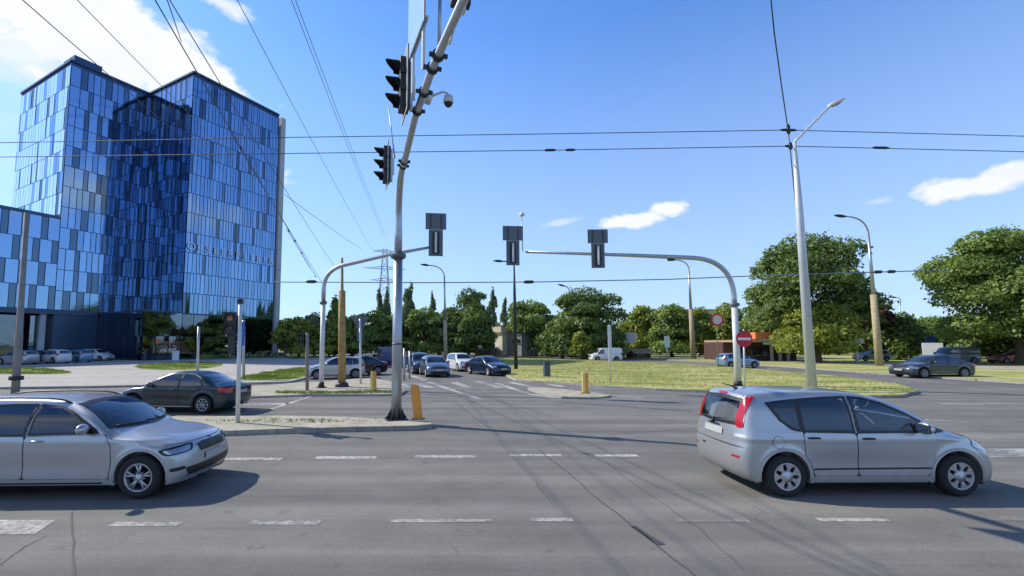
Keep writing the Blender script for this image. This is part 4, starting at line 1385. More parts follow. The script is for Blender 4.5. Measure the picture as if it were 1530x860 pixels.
sal, _ = build_saloon(NAVYBLK, 'saloon_car', 'blue-black saloon seen from the side behind the near median, facing left')
repaint(sal, NAVYBLK)
p = G(272, 612); place(sal, -10.05, 16.6, (-.994, .09), sc=.97)
GRP_ON = 'cars waiting at the crossing beyond the junction'
s2 = copy_tree(sal); s2['label'] = 'dark blue saloon, rightmost of the oncoming cars beside the grass'; s2['group'] = GRP_ON
repaint(s2, DKBLUE)
p = G(733, 561); place(s2, p.x - .2, p.y + 1.3, (.52, -.86))
s3 = copy_tree(sal); s3['label'] = 'dark grey saloon turning left across the far right of the junction'
repaint(s3, DKGREY); place(s3, 32.4, 32.6, (-1, -.05), sc=1.10)
s4 = copy_tree(sal); s4['label'] = 'dark saloon partly hidden behind the ochre pole, beside the silver hatchback'
repaint(s4, BLACKP); p = G(531, 561); place(s4, p.x, p.y + .7, (-.80, -.6))

hat, _ = build_hatch(GREYBLUE, 'hatchback', 'grey-blue hatchback, front car of the oncoming queue in the middle lane')
hat['group'] = GRP_ON
repaint(hat, GREYBLUE)
p = G(646, 563.5); place(hat, p.x, p.y + 1.6, (.26, -.965), sc=1.02)
h2 = copy_tree(hat); h2['label'] = 'silver hatchback behind the curved arm mast on the left, facing left'; h2['group'] = 'cars left of the ochre pole'
repaint(h2, SILVER); p = G(496, 566); place(h2, p.x, p.y + .8, (-.93, -.36))
h3 = copy_tree(hat); h3['label'] = 'small pale blue hatchback on the road behind the no-entry sign'; del h3['group']
repaint(h3, PALEBLUE); p = G(1113, 550); place(h3, p.x, p.y + 1.2, (1, .1), sc=.98)
h4 = copy_tree(hat); h4['label'] = 'pale silver hatchback parked behind the tan lamp pole at the right'; del h4['group']
repaint(h4, SILVER); p = G(1318, 541); place(h4, p.x, p.y + 1.5, (-1, .1), KZ)
h5 = copy_tree(hat); h5['label'] = 'red hatchback cut by the right edge of the picture'; del h5['group']
repaint(h5, REDP); p = G(1530, 545); place(h5, p.x + .4, p.y + 1.5, (-1, .1), KZ)

suv, _ = build_suv(DKBLUE, 'sport_utility_car', 'dark blue four-wheel-drive behind the grey-blue hatchback in the oncoming queue')
suv['group'] = GRP_ON; repaint(suv, DKBLUE)
p = G(625, 559.5); place(suv, p.x - .1, p.y + 2.2, (.27, -.963), sc=.97)
u2 = copy_tree(suv); u2['label'] = 'white four-wheel-drive between the two dark oncoming cars'; repaint(u2, WHITEP)
p = G(690, 555.5); place(u2, p.x - .1, p.y + 2.0, (.36, -.93), sc=.92)
GRP_PK = 'cars parked in front of the glass tower'
for i, (px, py, hd, pt, sc_, lb) in enumerate([(59, 545, (-1, .25), WHITEP, .95, 'white four-wheel-drive parked under the tower, right behind the tall left pole'),
                                     (97, 543, (-1, .3), PALEBLUE, .9, 'pale blue car between the two white ones in the tower car park'),
                                     (6, 547, (-1, .2), SILVER, .92, 'silver four-wheel-drive cut by the left edge of the picture'),
                                     (31, 545.5, (.3, -1), DKGREY, .9, 'dark grey four-wheel-drive parked nose out, left of the white one')]):
    c = copy_tree(suv); c['label'] = lb; c['group'] = GRP_PK; repaint(c, pt)
    p = G(px, py); place(c, p.x, p.y + 1.5, hd, KZ, sc_)
c = copy_tree(hat); c['label'] = 'white hatchback, rightmost parked car in front of the tower'; c['group'] = GRP_PK
repaint(c, WHITEP); p = G(133, 540.5); place(c, p.x, p.y + 1.2, (1, -.15), KZ, 1.05)

van, _ = build_van(WHITEP, 'panel_van', 'white panel van parked under the trees behind the dry grass')
repaint(van, WHITEP)
p = G(908, 539.5); place(van, p.x, p.y + 1.0, (-1, -.08), 0, .9)
v2 = copy_tree(van); v2['label'] = 'dark blue van driving away on the left side road'; repaint(v2, TRUCKBLUE)
p = G(570, 545); place(v2, p.x, p.y + 2, (-.35, .94), 0, 1.0)
v3 = copy_tree(van); v3['label'] = 'grey-blue van parked under the big tree at the right'; repaint(v3, car_paint('van_grey', (.13, .16, .18), .1))
p = G(1455, 545); place(v3, p.x, p.y + 2, (-1, 0), KZ, .95)
# ================================================================== GLASS TOWER
def build_tower():
    Hb = 43.0; zp = 6.7; rows = 12; fh = (Hb - .9 - zp) / rows
    R1 = G(290, 105, Hb).to_2d(); R2 = G(417, 170, Hb).to_2d(); R0 = G(228, 140, Hb).to_2d()
    u = (R2 - R1).normalized(); v = Vector((-u.y, u.x))
    if v.dot(R0 - R1) < 0: v = -v
    LR = (R2 - R1).dot(u); dR = (R0 - R1).dot(v)
    R0 = R1 + v * dR
    L1 = R0 - u * 10.2
    root = empty('office_tower', (R1.x, R1.y, 0), label='tall blue glass office block with two joined towers and a lower wing on the left', cat='office building')
    org = Vector((R1.x, R1.y, 0))
    MF = pbr('facade_frame', (.04, .075, .14), .3, .6)
    ML = glass_panel('facade_glass_light', (.19, .315, .51), .06, 1.0, .05)
    MM = glass_panel('facade_glass_mid', (.165, .28, .46), .06, 1.0, .07)
    MD = glass_panel('facade_glass_dark', (.085, .135, .21), .08, 1.0, .2)
    MW = glass_panel('facade_glass_bright', (.74, .80, .88), .05, 1.0, .05)  # brighter copy: sky glare on the left face put into the glass colour
    MG = glass_panel('ground_floor_glass', (.13, .17, .22), .03, 1.0, .15)
    MC = pbr('tower_concrete', (.42, .46, .50), .6, 0, noise=.1, nscale=.5)
    MR = pbr('roof_gravel', (.2, .2, .2), .9)
    def prism(name, p0, du, dv, z0, z1, mat):
        bm = bmesh.new()
        c = [p0, p0 + u * du, p0 + u * du + v * dv, p0 + v * dv]
        b = [bm.verts.new((q.x - org.x, q.y - org.y, z0)) for q in c]
        t = [bm.verts.new((q.x - org.x, q.y - org.y, z1)) for q in c]
        bm.faces.new(b[::-1]); bm.faces.new(t)
        for k in range(4): bm.faces.new((b[k], b[(k + 1) % 4], t[(k + 1) % 4], t[k]))
        bmesh.ops.recalc_face_normals(bm, faces=bm.faces[:])
        return finish(name, bm, [mat], root)
    # cores (dark frame colour shows in the joints)
    prism('tower_core', R1 + u * .05 + v * .05, LR, dR + 22, 0, Hb - .35, MF)
    prism('tower_core', L1 + u * .05 + v * .05, 10.2 + 20, 18.0, 0, Hb - .35, MF)
    prism('wing_core', L1 - u * 42 + v * .05, 42, 16, zp, 20.0, MF)
    prism('wing_core', L1 - u * 42 + v * 3.2, 42, 12, 0, zp, MF)
    # parapets
    def strip(name, a, b, z0, z1, th, mat, out=0):
        bm = bmesh.new(); d = (b - a); ln = d.length; d.normalize()
        mid = (a + b) / 2
        box(bm, (mid.x - org.x, mid.y - org.y, (z0 + z1) / 2), (ln, th, z1 - z0), math.atan2(d.y, d.x))
        return finish(name, bm, [mat], root)
    strip('parapet', R1, R1 + u * LR, Hb - .36, Hb - .05, .30, MF); strip('parapet', R1, R0 + v * 18, Hb - .36, Hb - .08, .30, MF)
    strip('parapet', L1, L1 + u * 10.3, Hb - .36, Hb - .05, .30, MF); strip('parapet', L1, L1 + v * 18, Hb - .36, Hb - .08, .30, MF)
    strip('parapet', L1 - u * 42, L1 - u * .1, 19.6, 20.0, .35, MF)
    # concrete fin at the far right edge
    bm = bmesh.new(); q = R2 + u * .8 + v * 3
    box(bm, (q.x - org.x, q.y - org.y, (Hb - .5) / 2), (.9, 6.6, Hb - .5), math.atan2(u.y, u.x)); finish('stair_fin', bm, [MC], root)
    # plant room at the left tower's corner
    bm = bmesh.new(); q = L1 + u * 2.2 + v * 2.4
    box(bm, (q.x - org.x, q.y - org.y, Hb + .55), (3.4, 3.6, 1.1), math.atan2(u.y, u.x)); finish('plant_room', bm, [MF], root)
    win_list = []      # (size, distance, quad)
    def facade(name, a, d, length, z0, nrow, modules, nrm, pattern, rh=fh):
        """panels hung 4 cm off the core"""
        bms = bmesh.new(); n3 = Vector((nrm.x, nrm.y, 0)); mw = length / modules
        for r in range(nrow):
            x = 0.0; k = 0
            row = pattern(r, modules)
            for kind, wmod in row:
                w = wmod * mw
                if x + w > length + 1e-3: w = length - x
                if w < .15: break
                g = .045
                zz0 = z0 + r * rh + .05; zz1 = z0 + (r + 1) * rh - .04
                off = {'L': .06, 'M': .05, 'D': .02, 'W': .06}[kind]
                tl = random.uniform(-.006, .006); t2 = random.uniform(-.006, .006)
                P = []
                for (xx, z, s1, s2) in ((x + g, zz0, -1, -1), (x + w - g, zz0, 1, -1), (x + w - g, zz1, 1, 1), (x + g, zz1, -1, 1)):
                    q = a + d * xx
                    p = Vector((q.x - org.x, q.y - org.y, z)) + n3 * (off + s1 * tl + s2 * t2)
                    P.append(p)
                if kind == 'D':
                    win_list.append((w * (zz1 - zz0) / (P[0] + org).length, P, n3))
                else:
                    f = bms.faces.new([bms.verts.new(p) for p in P]); f.normal_update()
                    if f.normal.dot(n3) < 0: f.normal_flip()
                    f.material_index = {'L': 0, 'M': 1, 'W': 2}[kind]
                x += w
        finish(name, bms, [ML, MM, MW], root)
    def pat_wing(r, m):
        out = []; sh = r % 2
        if sh: out.append(('D', .75))
        for k in range(m):
            out.append(('L', 1.3)); out.append(('D', .70))
        return out
    def pat_L(r, m):
        out = [('L', random.choice((.9, 1.3)))]
        for k in range(m):
            q = random.random()
            if q < .42: out += [('L', 1.15), ('D', .6)]
            elif q < .62: out += [('M', .9), ('D', .7)]
            elif q < .8: out += [('L', .9), ('M', .7)]
            else: out += [('D', .9), ('M', .8)]
        return out
    def pat_R(r, m):
        out = []
        for k in range(m * 2):
            q = random.random()
            out.append(('D', .75) if q < .13 else ('M', random.choice((.7, 1.0))) if q < .5 else ('L', random.choice((.7, 1.0))))
        return out
    def pat_left(r, m):
        out = []
        for k in range(m * 2):
            q = random.random()
            out.append(('D', .55) if q < .22 else ('W', random.choice((.8, 1.2))) if q < .9 else ('L', 1.0))
        return out
    nR = -v   # faces u direction runs along; outward is -v side
    facade('facade_panels', R1, u, LR, zp, rows, 24, nR, pat_R)
    facade('facade_panels', R1, v, dR, zp, rows, 16, -u, pat_L)
    facade('facade_panels', L1, u, 10.2, zp, rows, 11, nR, pat_L)
    facade('facade_panels', L1, v, 18.0, 20.3, 7, 20, -u, pat_left, (Hb - .9 - 20.3) / 7)
    facade('facade_panels', L1 - u * 42, u, 42, zp + .3, 4, 42, nR, pat_wing, (19.6 - zp - .3) / 4)
    facade('facade_panels', R2 + u * .1 + v * .1, v, 12.0, zp, rows, 14, u, pat_R)
    win_list.sort(key=lambda t: -t[0])
    for i, (s_, P, n3) in enumerate(win_list[:100]):
        bm = bmesh.new(); f = bm.faces.new([bm.verts.new(p) for p in P]); f.normal_update()
        if f.normal.dot(n3) < 0: f.normal_flip()
        finish('window', bm, [MD], root)
    bm = bmesh.new()
    for s_, P, n3 in win_list[100:]:
        f = bm.faces.new([bm.verts.new(p) for p in P]); f.normal_update()
        if f.normal.dot(n3) < 0: f.normal_flip()
    o = finish('window', bm, [MD], root); o['kind'] = 'stuff'
    # ground floors: large flush panes, mullions, columns
    def lobby(a, d, length, z0, z1, n, nrm, rowsn=2, off=.08):
        bm = bmesh.new(); n3 = Vector((nrm.x, nrm.y, 0)); w = length / n
        for r in range(rowsn):
            for k in range(n):
                g = .04; P = []
                tl = random.uniform(-.01, .01)
                za = z0 + (z1 - z0) * r / rowsn + .04; zb = z0 + (z1 - z0) * (r + 1) / rowsn - .04
                for xx, z, s1 in ((k * w + g, za, -1), ((k + 1) * w - g, za, 1), ((k + 1) * w - g, zb, 1), (k * w + g, zb, -1)):
                    q = a + d * xx
                    P.append(Vector((q.x - org.x, q.y - org.y, z)) + n3 * (off + s1 * tl))
                f = bm.faces.new([bm.verts.new(p) for p in P]); f.normal_update()
                if f.normal.dot(n3) < 0: f.normal_flip()
        finish('lobby_glazing', bm, [MG], root)
    lobby(R1, u, LR, .1, zp - .1, 9, nR)
    prism('lobby_core', R0 - u * 5.0 + v * -.0, 5.0 + .1, -dR - .0, 0, zp + .2, MF)
    lobby(R0 - u * 5.0 - v * dR, v, dR, .1, zp, 7, -u)
    lobby(R0 - v * dR - u * 5.0, u, 5.0, .1, zp, 3, nR)
    lobby(L1 - u * 42 + v * 3.2, u, 42 + 5.0, .1, zp - .1, 24, nR, 1)
    strip('canopy', L1 - u * 42 - v * .02, L1 + u * 5.0 - v * .02, zp - .35, zp + .32, .5, MF)
    for k in range(7):
        bm = bmesh.new(); q = L1 - u * (1.0 + 6.6 * k) + v * .45
        box(bm, (q.x - org.x, q.y - org.y, zp / 2 - .17), (.62, .62, zp - .35), math.atan2(u.y, u.x), bevel=.03)
        finish('column', bm, [MC], root)
    # white lettering high on the right tower
    txt = 'OPSEERPIIEFR'
    n = len(txt)
    for i, chh in enumerate(txt):
        cu = bpy.data.curves.new('letter', 'FONT'); cu.body = chh; cu.size = 1.45 if i else 1.6; cu.extrude = .012; cu.align_x = 'CENTER'
        tmp = bpy.data.objects.new('letter_tmp', cu); COL.objects.link(tmp)
        dg = bpy.context.evaluated_depsgraph_get()
        me = bpy.data.meshes.new_from_object(tmp.evaluated_get(dg))
        bpy.data.objects.remove(tmp); 
        me.name = 'letter'
        o = link_mesh('letter', me, [pbr('facade_letters', (.72, .80, .92), .6)], root)
        q = R1 + u * (.75 + (LR - 1.5) * i / (n - 1)) + nR * .22
        o.rotation_euler = (math.pi / 2, 0, math.atan2(u.y, u.x))
        o.location = (q.x - org.x, q.y - org.y, zp + 3.15 * fh)
    return root, u, v, R1, L1
tower, TU, TV, TR1, TL1 = build_tower()

# ================================================================== POLES, MASTS, SIGNALS
def signal_head(root_name, loc, facing, label, cat='traffic light', group=None, h=1.15, board=True, upper=False, lit=None, boardw=.62):
    """three lamp head; local +y is the way the lamps face"""
    r = empty(root_name, loc, math.atan2(facing[1], facing[0]) - math.pi / 2, label, cat, group)
    bm = bmesh.new(); w = h * .30
    for k in (-1, 0, 1): box(bm, (0, -.05, k * h / 3), (w, .20, h / 3 - .012), bevel=.02)
    finish('housing', bm, [M_DARKST], r)
    for k in (-1, 0, 1):
        z = k * h / 3
        bm = bmesh.new()
        disc(bm, (0, .055, z), (0, 1, 0), w * .40, 20)
        finish('lens', bm, [M_AMBER if lit == k else M_LAMPOFF], r)
        bm = bmesh.new()          # hood: open below, longer on top
        seg = 18; R_ = w * .44; a0, a1 = math.radians(-35), math.radians(215)
        inner = []
        for i in range(seg + 1):
            a = a0 + (a1 - a0) * i / seg
            ln = .10 + .17 * max(0, math.sin(a))
            p = Vector((R_ * math.cos(a), .05, z + R_ * math.sin(a))); q = Vector((R_ * math.cos(a) * .96, .05 + ln, z + R_ * math.sin(a) * .94))
            inner.append((bm.verts.new(p), bm.verts.new(q)))
        for a_, b_ in zip(inner[:-1], inner[1:]): bm.faces.new((a_[0], b_[0], b_[1], a_[1])).smooth = True
        bmesh.ops.solidify(bm, geom=bm.faces[:], thickness=.008)
        finish('visor', bm, [M_BLACK], r)
    if board:
        bm = bmesh.new(); box(bm, (0, -.07, 0), (boardw, .02, h + .22), bevel=.006)
        finish('backboard', bm, [M_GREYPL], r)
        bm = bmesh.new()
        for (x, z, sx, sz) in ((-boardw / 2 + .02, 0, .03, h + .22), (boardw / 2 - .02, 0, .03, h + .22), (0, h / 2 + .095, boardw - .07, .03), (0, -h / 2 - .095, boardw - .07, .03)):
            box(bm, (x, -.0575, z), (sx, .003, sz))
        finish('board_border', bm, [M_WHITE], r)
    if upper:
        bm = bmesh.new(); box(bm, (0, -.10, h / 2 + .11 + upper[1] / 2), (upper[0], .03, upper[1]), bevel=.008)
        finish('upper_board', bm, [M_GREYPL], r)
        bm = bmesh.new()
        for x in (-upper[0] * .25, upper[0] * .25): box(bm, (x, -.125, h / 2 + .11 + upper[1] / 2), (.04, .025, upper[1] * .92))
        finish('board_rib', bm, [M_DARKST], r)
    bm = bmesh.new(); box(bm, (0, -.19, 0), (.10, .06, h * .92), bevel=.01); box(bm, (0, -.23, -.02), (.06, .08, .5), bevel=.01)
    finish('bracket', bm, [M_GALVL], r)
    return r

def bend(p0, p1, p2, n=10):
    p0, p1, p2 = Vector(p0), Vector(p1), Vector(p2)
    return [(p0 * (1 - t) ** 2 + p1 * 2 * t * (1 - t) + p2 * t * t) for t in [k / n for k in range(n + 1)]]

# --- big mast at the near median, arm reaching over our lanes
mb = G(592, 626, .13); mx, my = mb.x, mb.y
mast = empty('signal_mast', (mx, my, .13), label='galvanised signal mast on the near median with long arm reaching overhead', cat='signal mast')
az_ = Vector((.277, -.961, 0)).normalized()
Ztop = 7.05 - .13
bm = bmesh.new()
tube(bm, [(0, 0, 0), (0, 0, 4.85)], [.155, .135], 20)
finish('pole', bm, [M_GALV], mast)
bm = bmesh.new(); box(bm, (-.03, -.142, .95), (.12, .03, .42), bevel=.006); finish('access_door', bm, [M_GALV], mast)
bm = bmesh.new(); tube(bm, [(0, 0, 2.18), (0, 0, 2.24)], .152, 20); finish('band', bm, [M_GREYPL], mast)
bm = bmesh.new(); tube(bm, [(0, 0, 4.80), (0, 0, 4.95)], [.21, .21], 20)
for k in range(6): box(bm, (.215 * math.cos(k), .215 * math.sin(k), 4.875), (.04, .04, .10), k)
finish('collar', bm, [M_GREYPL], mast)
bm = bmesh.new()
ARM = [(-1.83, 12.30), (-1.50, 10.95), (-1.12, 9.30), (-.60, 7.50), (-.07, 5.98), (.45, 4.5)]
AP = [Vector((x - mx, y - my, Ztop)) for x, y in ARM]
def armpt(Y):
    for (x0, y0), (x1, y1) in zip(ARM[:-1], ARM[1:]):
        if y1 <= Y <= y0:
            t = (Y - y0) / (y1 - y0); return Vector((x0 + (x1 - x0) * t - mx, Y - my, Ztop))
    return AP[-1]
path = [Vector((0, 0, 4.95)), Vector((0, 0, 5.6))] + bend((0, 0, 6.0), (0, -.02, Ztop - .06), AP[0], 10) + AP[1:]
rad = [.12, .115] + [.105 - .002 * k for k in range(11)] + [.08, .075, .07, .065, .06]
tube(bm, path, rad, 18)
finish('arm', bm, [M_GALV], mast)
bm = bmesh.new()
box(bm, (0, 0, .015), (.62, .62, .03), .3, bevel=.005)
for k in range(6):
    a = k * math.pi / 3 + .2
    d = Vector((math.cos(a), math.sin(a), 0)); n = Vector((-d.y, d.x, 0)) * .012
    vs = [bm.verts.new(d * .13 + n * s + Vector((0, 0, z))) for s in (-1, 1) for z in (.03, .38)] + [bm.verts.new(d * .30 + n * s + Vector((0, 0, .03))) for s in (-1, 1)]
    a0, a1, b0, b1, c0, c1 = vs
    bm.faces.new((a0, c0, a1)); bm.faces.new((b0, b1, c1)); bm.faces.new((a1, c0, c1, b1)); bm.faces.new((a0, b0, c1, c0))
    box(bm, tuple(d * .27 + Vector((0, 0, .06))), (.05, .05, .07), a)
finish('base_flange', bm, [M_BLACK], mast)
sd_ = az_.cross(Vector((0, 0, 1)))
for yy in (11.9, 11.6, 9.0, 8.3, 7.55, 7.2):
    bm = bmesh.new(); c = armpt(yy)
    tube(bm, [c - az_ * .035, c + az_ * .035], .105, 14)
    box(bm, tuple(c + sd_ * .12), (.05, .07, .06), math.atan2(az_.y, az_.x)); box(bm, tuple(c - sd_ * .12), (.05, .07, .06), math.atan2(az_.y, az_.x))
    finish('clamp', bm, [M_DARKST], mast)
face = (-az_.y * -1 * -1, az_.x * -1)   # left-hand side of the arm
face = Vector((-.961, -.277))
s1 = at(600, 127, 8.75)
signal_head('traffic_light', s1, face, 'large three-lamp signal seen from the side, hung high on the near mast arm', group='signals on the near mast', h=1.05, boardw=.78)
s2_ = at(575, 246, 12.9)
signal_head('traffic_light', s2_, face, 'three-lamp signal at the bend of the near mast, below the larger one', group='signals on the near mast', h=1.05, boardw=.60)
bm = bmesh.new(); tube(bm, [at(590, 236, 13.0) - Vector((0, 0, 0)), at(580, 156, 13.0)], [.022, .012], 8)
o = finish('antenna_rod', bm, [M_GALV]); tag(o, 'thin upright rod beside the lower mast signal', 'antenna')
# sign plate over the arm
sp = at(622, 30, 7.9)
sg_ = empty('overhead_sign', sp, math.atan2(face.y, face.x) - math.pi / 2 + .06, 'pale blue overhead sign plate seen edge-on above the upper mast signal', 'road sign')
bm = bmesh.new(); box(bm, (0, 0, .28), (1.25, .03, 1.45), bevel=.02); finish('sign_plate', bm, [M_GREYPL], sg_)
bm = bmesh.new(); box(bm, (0, .018, .28), (1.19, .005, 1.39)); finish('sign_face', bm, [M_SKYPLATE], sg_)
bm = bmesh.new()
for x in (-.4, .4): box(bm, (x, -.04, -.05), (.05, .05, 2.2))
box(bm, (0, -.07, -.3), (1.1, .04, .06)); finish('bracket', bm, [M_GALVL], sg_)
# detector fittings at the end of the arm
dt = empty('traffic_detector', at(688, 8, 6.5) , .2, 'dark detector unit clamped to the far end of the overhead arm', 'detector')
bm = bmesh.new(); box(bm, (0, 0, .06), (.30, .16, .14), bevel=.03); box(bm, (.10, .02, .17), (.10, .12, .12), bevel=.02); finish('detector_body', bm, [M_DARKST], dt)
bm = bmesh.new(); tube(bm, [(-.02, .05, 0), (-.10, .12, -.38), (-.14, .16, -.52)], [.02, .02, .02], 8); box(bm, (0, .0, -.05), (.14, .14, .10)); finish('bracket', bm, [M_GALVL], dt)
up = at(657, 40, 7.5)
bm = bmesh.new(); tube(bm, [at(656, 75, 7.5), at(658, -30, 7.5)], .03, 10); o = finish('sign_post', bm, [M_GALV]); tag(o, 'short upright tube rising from the overhead arm', 'bracket')
# dome camera
dc = at(664, 145, 8.8)
dcm = empty('dome_camera', dc, 0, 'white dome surveillance camera on a curved bracket off the mast arm', 'security camera')
a0 = at(640, 146, 8.9) - dc
bm = bmesh.new(); tube(bm, [a0, a0 * .55 + Vector((0, 0, .06)), Vector((-.04, 0, .11)), Vector((.06, 0, .08)), Vector((.08, 0, .02))], .022, 10); tube(bm, [a0 * 1.05 + Vector((-.02, 0, -.10)), a0 * .9 + Vector((0, 0, .13))], .085, 12); finish('bracket', bm, [M_LAMPW], dcm)
bm = bmesh.new(); lathe(bm, [(.02, .04), (.085, .02), (.10, -.05), (.105, -.11), (.09, -.12)], 'Z', 20, center=(.08, 0, 0)); finish('camera_housing', bm, [M_LAMPW], dcm)
bm = bmesh.new(); lathe(bm, [(.088, -.11), (.08, -.15), (.05, -.19), (.005, -.205)], 'Z', 20, center=(.08, 0, 0)); finish('camera_dome', bm, [M_BLACK], dcm)

# --- curved arm masts beyond
def curved_mast(name, base, top_pts, radii, label, collar_z, lower_r, mat=M_GALV, mlow=M_GALVL):
    r = empty(name, base, 0, label, 'signal mast')
    bm = bmesh.new(); tube(bm, [(0, 0, 0), (0, 0, collar_z)], [lower_r, lower_r * .92], 16); finish('pole', bm, [mlow], r)
    bm = bmesh.new(); tube(bm, [(0, 0, collar_z - .07), (0, 0, collar_z + .08)], lower_r * 1.45, 16); finish('collar', bm, [M_GREYPL], r)
    bm = bmesh.new(); tube(bm, [p - base for p in top_pts], radii, 14); finish('arm', bm, [mat], r)
    bm = bmesh.new(); tube(bm, [(0, 0, 0), (0, 0, .05)], lower_r * 2, 12); tube(bm, [(0, 0, .05), (0, 0, .28)], [lower_r * 1.25, lower_r * 1.1], 12); finish('base_flange', bm, [M_DARKST], r)
    return r
bL = G(480, 579, .1)
pl = [Vector((bL.x, bL.y, at(481, 452, bL.y).z)), Vector((bL.x, bL.y, at(481, 432, bL.y).z))] + bend((bL.x, bL.y, at(482, 430, bL.y).z), (bL.x + .02, bL.y, at(485, 400, bL.y).z), at(522, 394, bL.y - .3), 10) + [at(580, 380.5, bL.y - .8), at(655, 367, bL.y - 1.3)]
curved_mast('signal_mast', bL, pl, [.11, .11] + [.105] * 11 + [.09, .06], 'slender curved signal mast on the far left median with arm to the right', pl[0].z - bL.z, .125)
bR = G(1103, 577, KZ)
pr_ = [Vector((bR.x, bR.y, at(1100, 455, bR.y).z)), Vector((bR.x, bR.y, at(1100, 445, bR.y).z))] + bend((bR.x, bR.y, at(1098, 440, bR.y).z), (bR.x - .1, bR.y, at(1092, 388, bR.y).z), at(1035, 385, bR.y), 12) + [at(940, 381, bR.y), at(785, 376, bR.y)]
curved_mast('signal_mast', bR, pr_, [.13, .13] + [.125] * 13 + [.10, .065], 'curved signal mast on the grass with long arm reaching left', pr_[0].z - bR.z, .165)
signal_head('traffic_light', at(651, 363, bL.y - 1.45), (-.12, 1), 'back of the signal at the tip of the left curved arm', group='signals seen from behind on the curved arms', h=1.10, upper=(1.02, .82), boardw=.70)
signal_head('traffic_light', at(766, 378, bR.y - .35), (-.06, 1), 'back of the signal at the left tip of the right curved arm', group='signals seen from behind on the curved arms', h=1.10, upper=(1.08, .78), boardw=.70)
signal_head('traffic_light', at(893, 382, bR.y - .30), (.03, 1), 'back of the signal halfway along the right curved arm', group='signals seen from behind on the curved arms', h=1.10, upper=(1.06, .74), boardw=.70)
cpos = at(781, 375, bR.y)
cc_ = empty('traffic_camera', cpos, 0, 'small white camera on a thin rod above the right curved arm', 'traffic camera')
bm = bmesh.new(); tube(bm, [(0, 0, 0), (-.04, 0, at(780, 326, bR.y).z - cpos.z)], .025, 8); finish('rod', bm, [M_GALV], cc_)
bm = bmesh.new(); zz = at(780, 320, bR.y).z - cpos.z; box(bm, (-.02, 0, zz), (.24, .20, .16), .5, bevel=.03); lathe(bm, [(.07, -.09), (.07, -.13), (.03, -.16)], 'Z', 12, center=(-.04, 0, zz)); finish('camera_body', bm, [M_LAMPW], cc_)
bm = bmesh.new(); q = at(1002, 386, bR.y); box(bm, tuple(q + Vector((0, 0, -.07))), (.30, .16, .12), bevel=.02); o = finish('detector', bm, [M_DARKST]); tag(o, 'small grey detector box under the right curved arm', 'detector')

# --- street lamps
def street_lamp(px_b, py_b, px_t, py_t, arm_end, label, r0, r1, low=None, low_mat=None, mat=M_GALV, z0=KZ, head=.55, Y=None, cat='street lamp', hmat=None, curve=.45):
    b = G(px_b, py_b, z0)
    if Y: b = at(px_b, py_b, Y); b.z = z0
    t = at(px_t, py_t, b.y)
    r = empty('street_lamp', b, 0, label, cat)
    tt = t - b
    bm = bmesh.new()
    if low:
        lz = at(px_b, low, b.y).z - z0; f = lz / tt.z
        tube(bm, [(0, 0, 0), tt * f], [r0, r0 * .82], 14); finish('pole_base', bm, [low_mat], r)
        bm = bmesh.new(); tube(bm, [tt * f, tt], [r0 * .55, r1], 12); finish('pole', bm, [mat], r)
    else:
        tube(bm, [(0, 0, 0), tt * .72, tt], [r0, r0 * .75, r1], 16); finish('pole', bm, [mat], r)
    e = at(arm_end[0], arm_end[1], b.y) - b
    k = tt + Vector((0, 0, max(.2, (e.z - tt.z) * (.9 if curve else 0))))
    bm = bmesh.new()
    tube(bm, bend(tt, Vector((tt.x + (e.x - tt.x) * .12, tt.y, e.z * .97 + tt.z * .03)) if arm_end[2:] == () else tt * .4 + e * .6, e, 10), r1 * .8, 10); finish('arm', bm, [mat], r)
    d = (e - tt); d.z = d.z * .35 if arm_end[2:] == () else d.z; d = Vector((d.x, 0, d.z * .5)).normalized()
    bm = bmesh.new()
    n = Vector((0, 0, 1))
    lathe(bm, [(.02, -.12), (.30, -.05), (.42, .25), (.40, .6), (.2, .95), (.02, 1.02)], 'X', 16)
    M = Matrix(((d.x, 0, -d.z), (0, 1, 0), (d.z, 0, d.x)))
    for vv in bm.verts:
        c = Vector((vv.co.x * head, vv.co.y * head * .42, vv.co.z * head * (.34 if vv.co.z > 0 else .26)))
        vv.co = M @ c + e
    finish('lamp_head', bm, [hmat or M_LAMPW], r)
    bm = bmesh.new()
    lathe(bm, [(.02, .02), (.24, .12), (.30, .45), (.2, .75), (.02, .82)], 'X', 12)
    for vv in bm.verts:
        c = Vector((vv.co.x * head, vv.co.y * head * .40, -abs(vv.co.z) * head * .5 - .01))
        vv.co = M @ c + e
    finish('lamp_glass', bm, [M_LENS], r)
    return r
street_lamp(1213, 577, 1187, 212, (1240, 158, 1), 'tall pale street lamp on the grass behind the silver car, arm to the upper right', .24, .075, head=.95, mat=pbr('white_grey_pole', (.55, .59, .62), .5, .3, noise=.08, nscale=2))
street_lamp(1314, 546, 1297, 345, (1262, 323), 'tan-based street lamp behind the dark turning saloon, arm to the left', .34, .10, low=440, low_mat=M_TAN, head=1.1, hmat=M_DARKST)
street_lamp(1036, 535, 1029, 400, (1008, 388), 'thin street lamp with ochre base right of the bus stop sign', .38, .11, low=462, low_mat=M_TAN, head=1.2, hmat=M_DARKST)
street_lamp(855, 532, 852, 440, (843, 427), 'far street lamp in front of the big dark round tree', .34, .12, low=488, low_mat=M_GALVL, head=1.2, hmat=M_DARKST)
street_lamp(771, 551, 768, 396, (750, 390), 'dark street lamp on the grass behind the left tip signal of the right arm', .17, .07, head=.8, mat=M_DARKST, hmat=M_DARKST)
street_lamp(666, 540, 664, 412, (640, 396), 'street lamp with brown base behind the white four-wheel-drive', .26, .09, low=478, low_mat=M_TAN, head=1.0, hmat=M_DARKST)
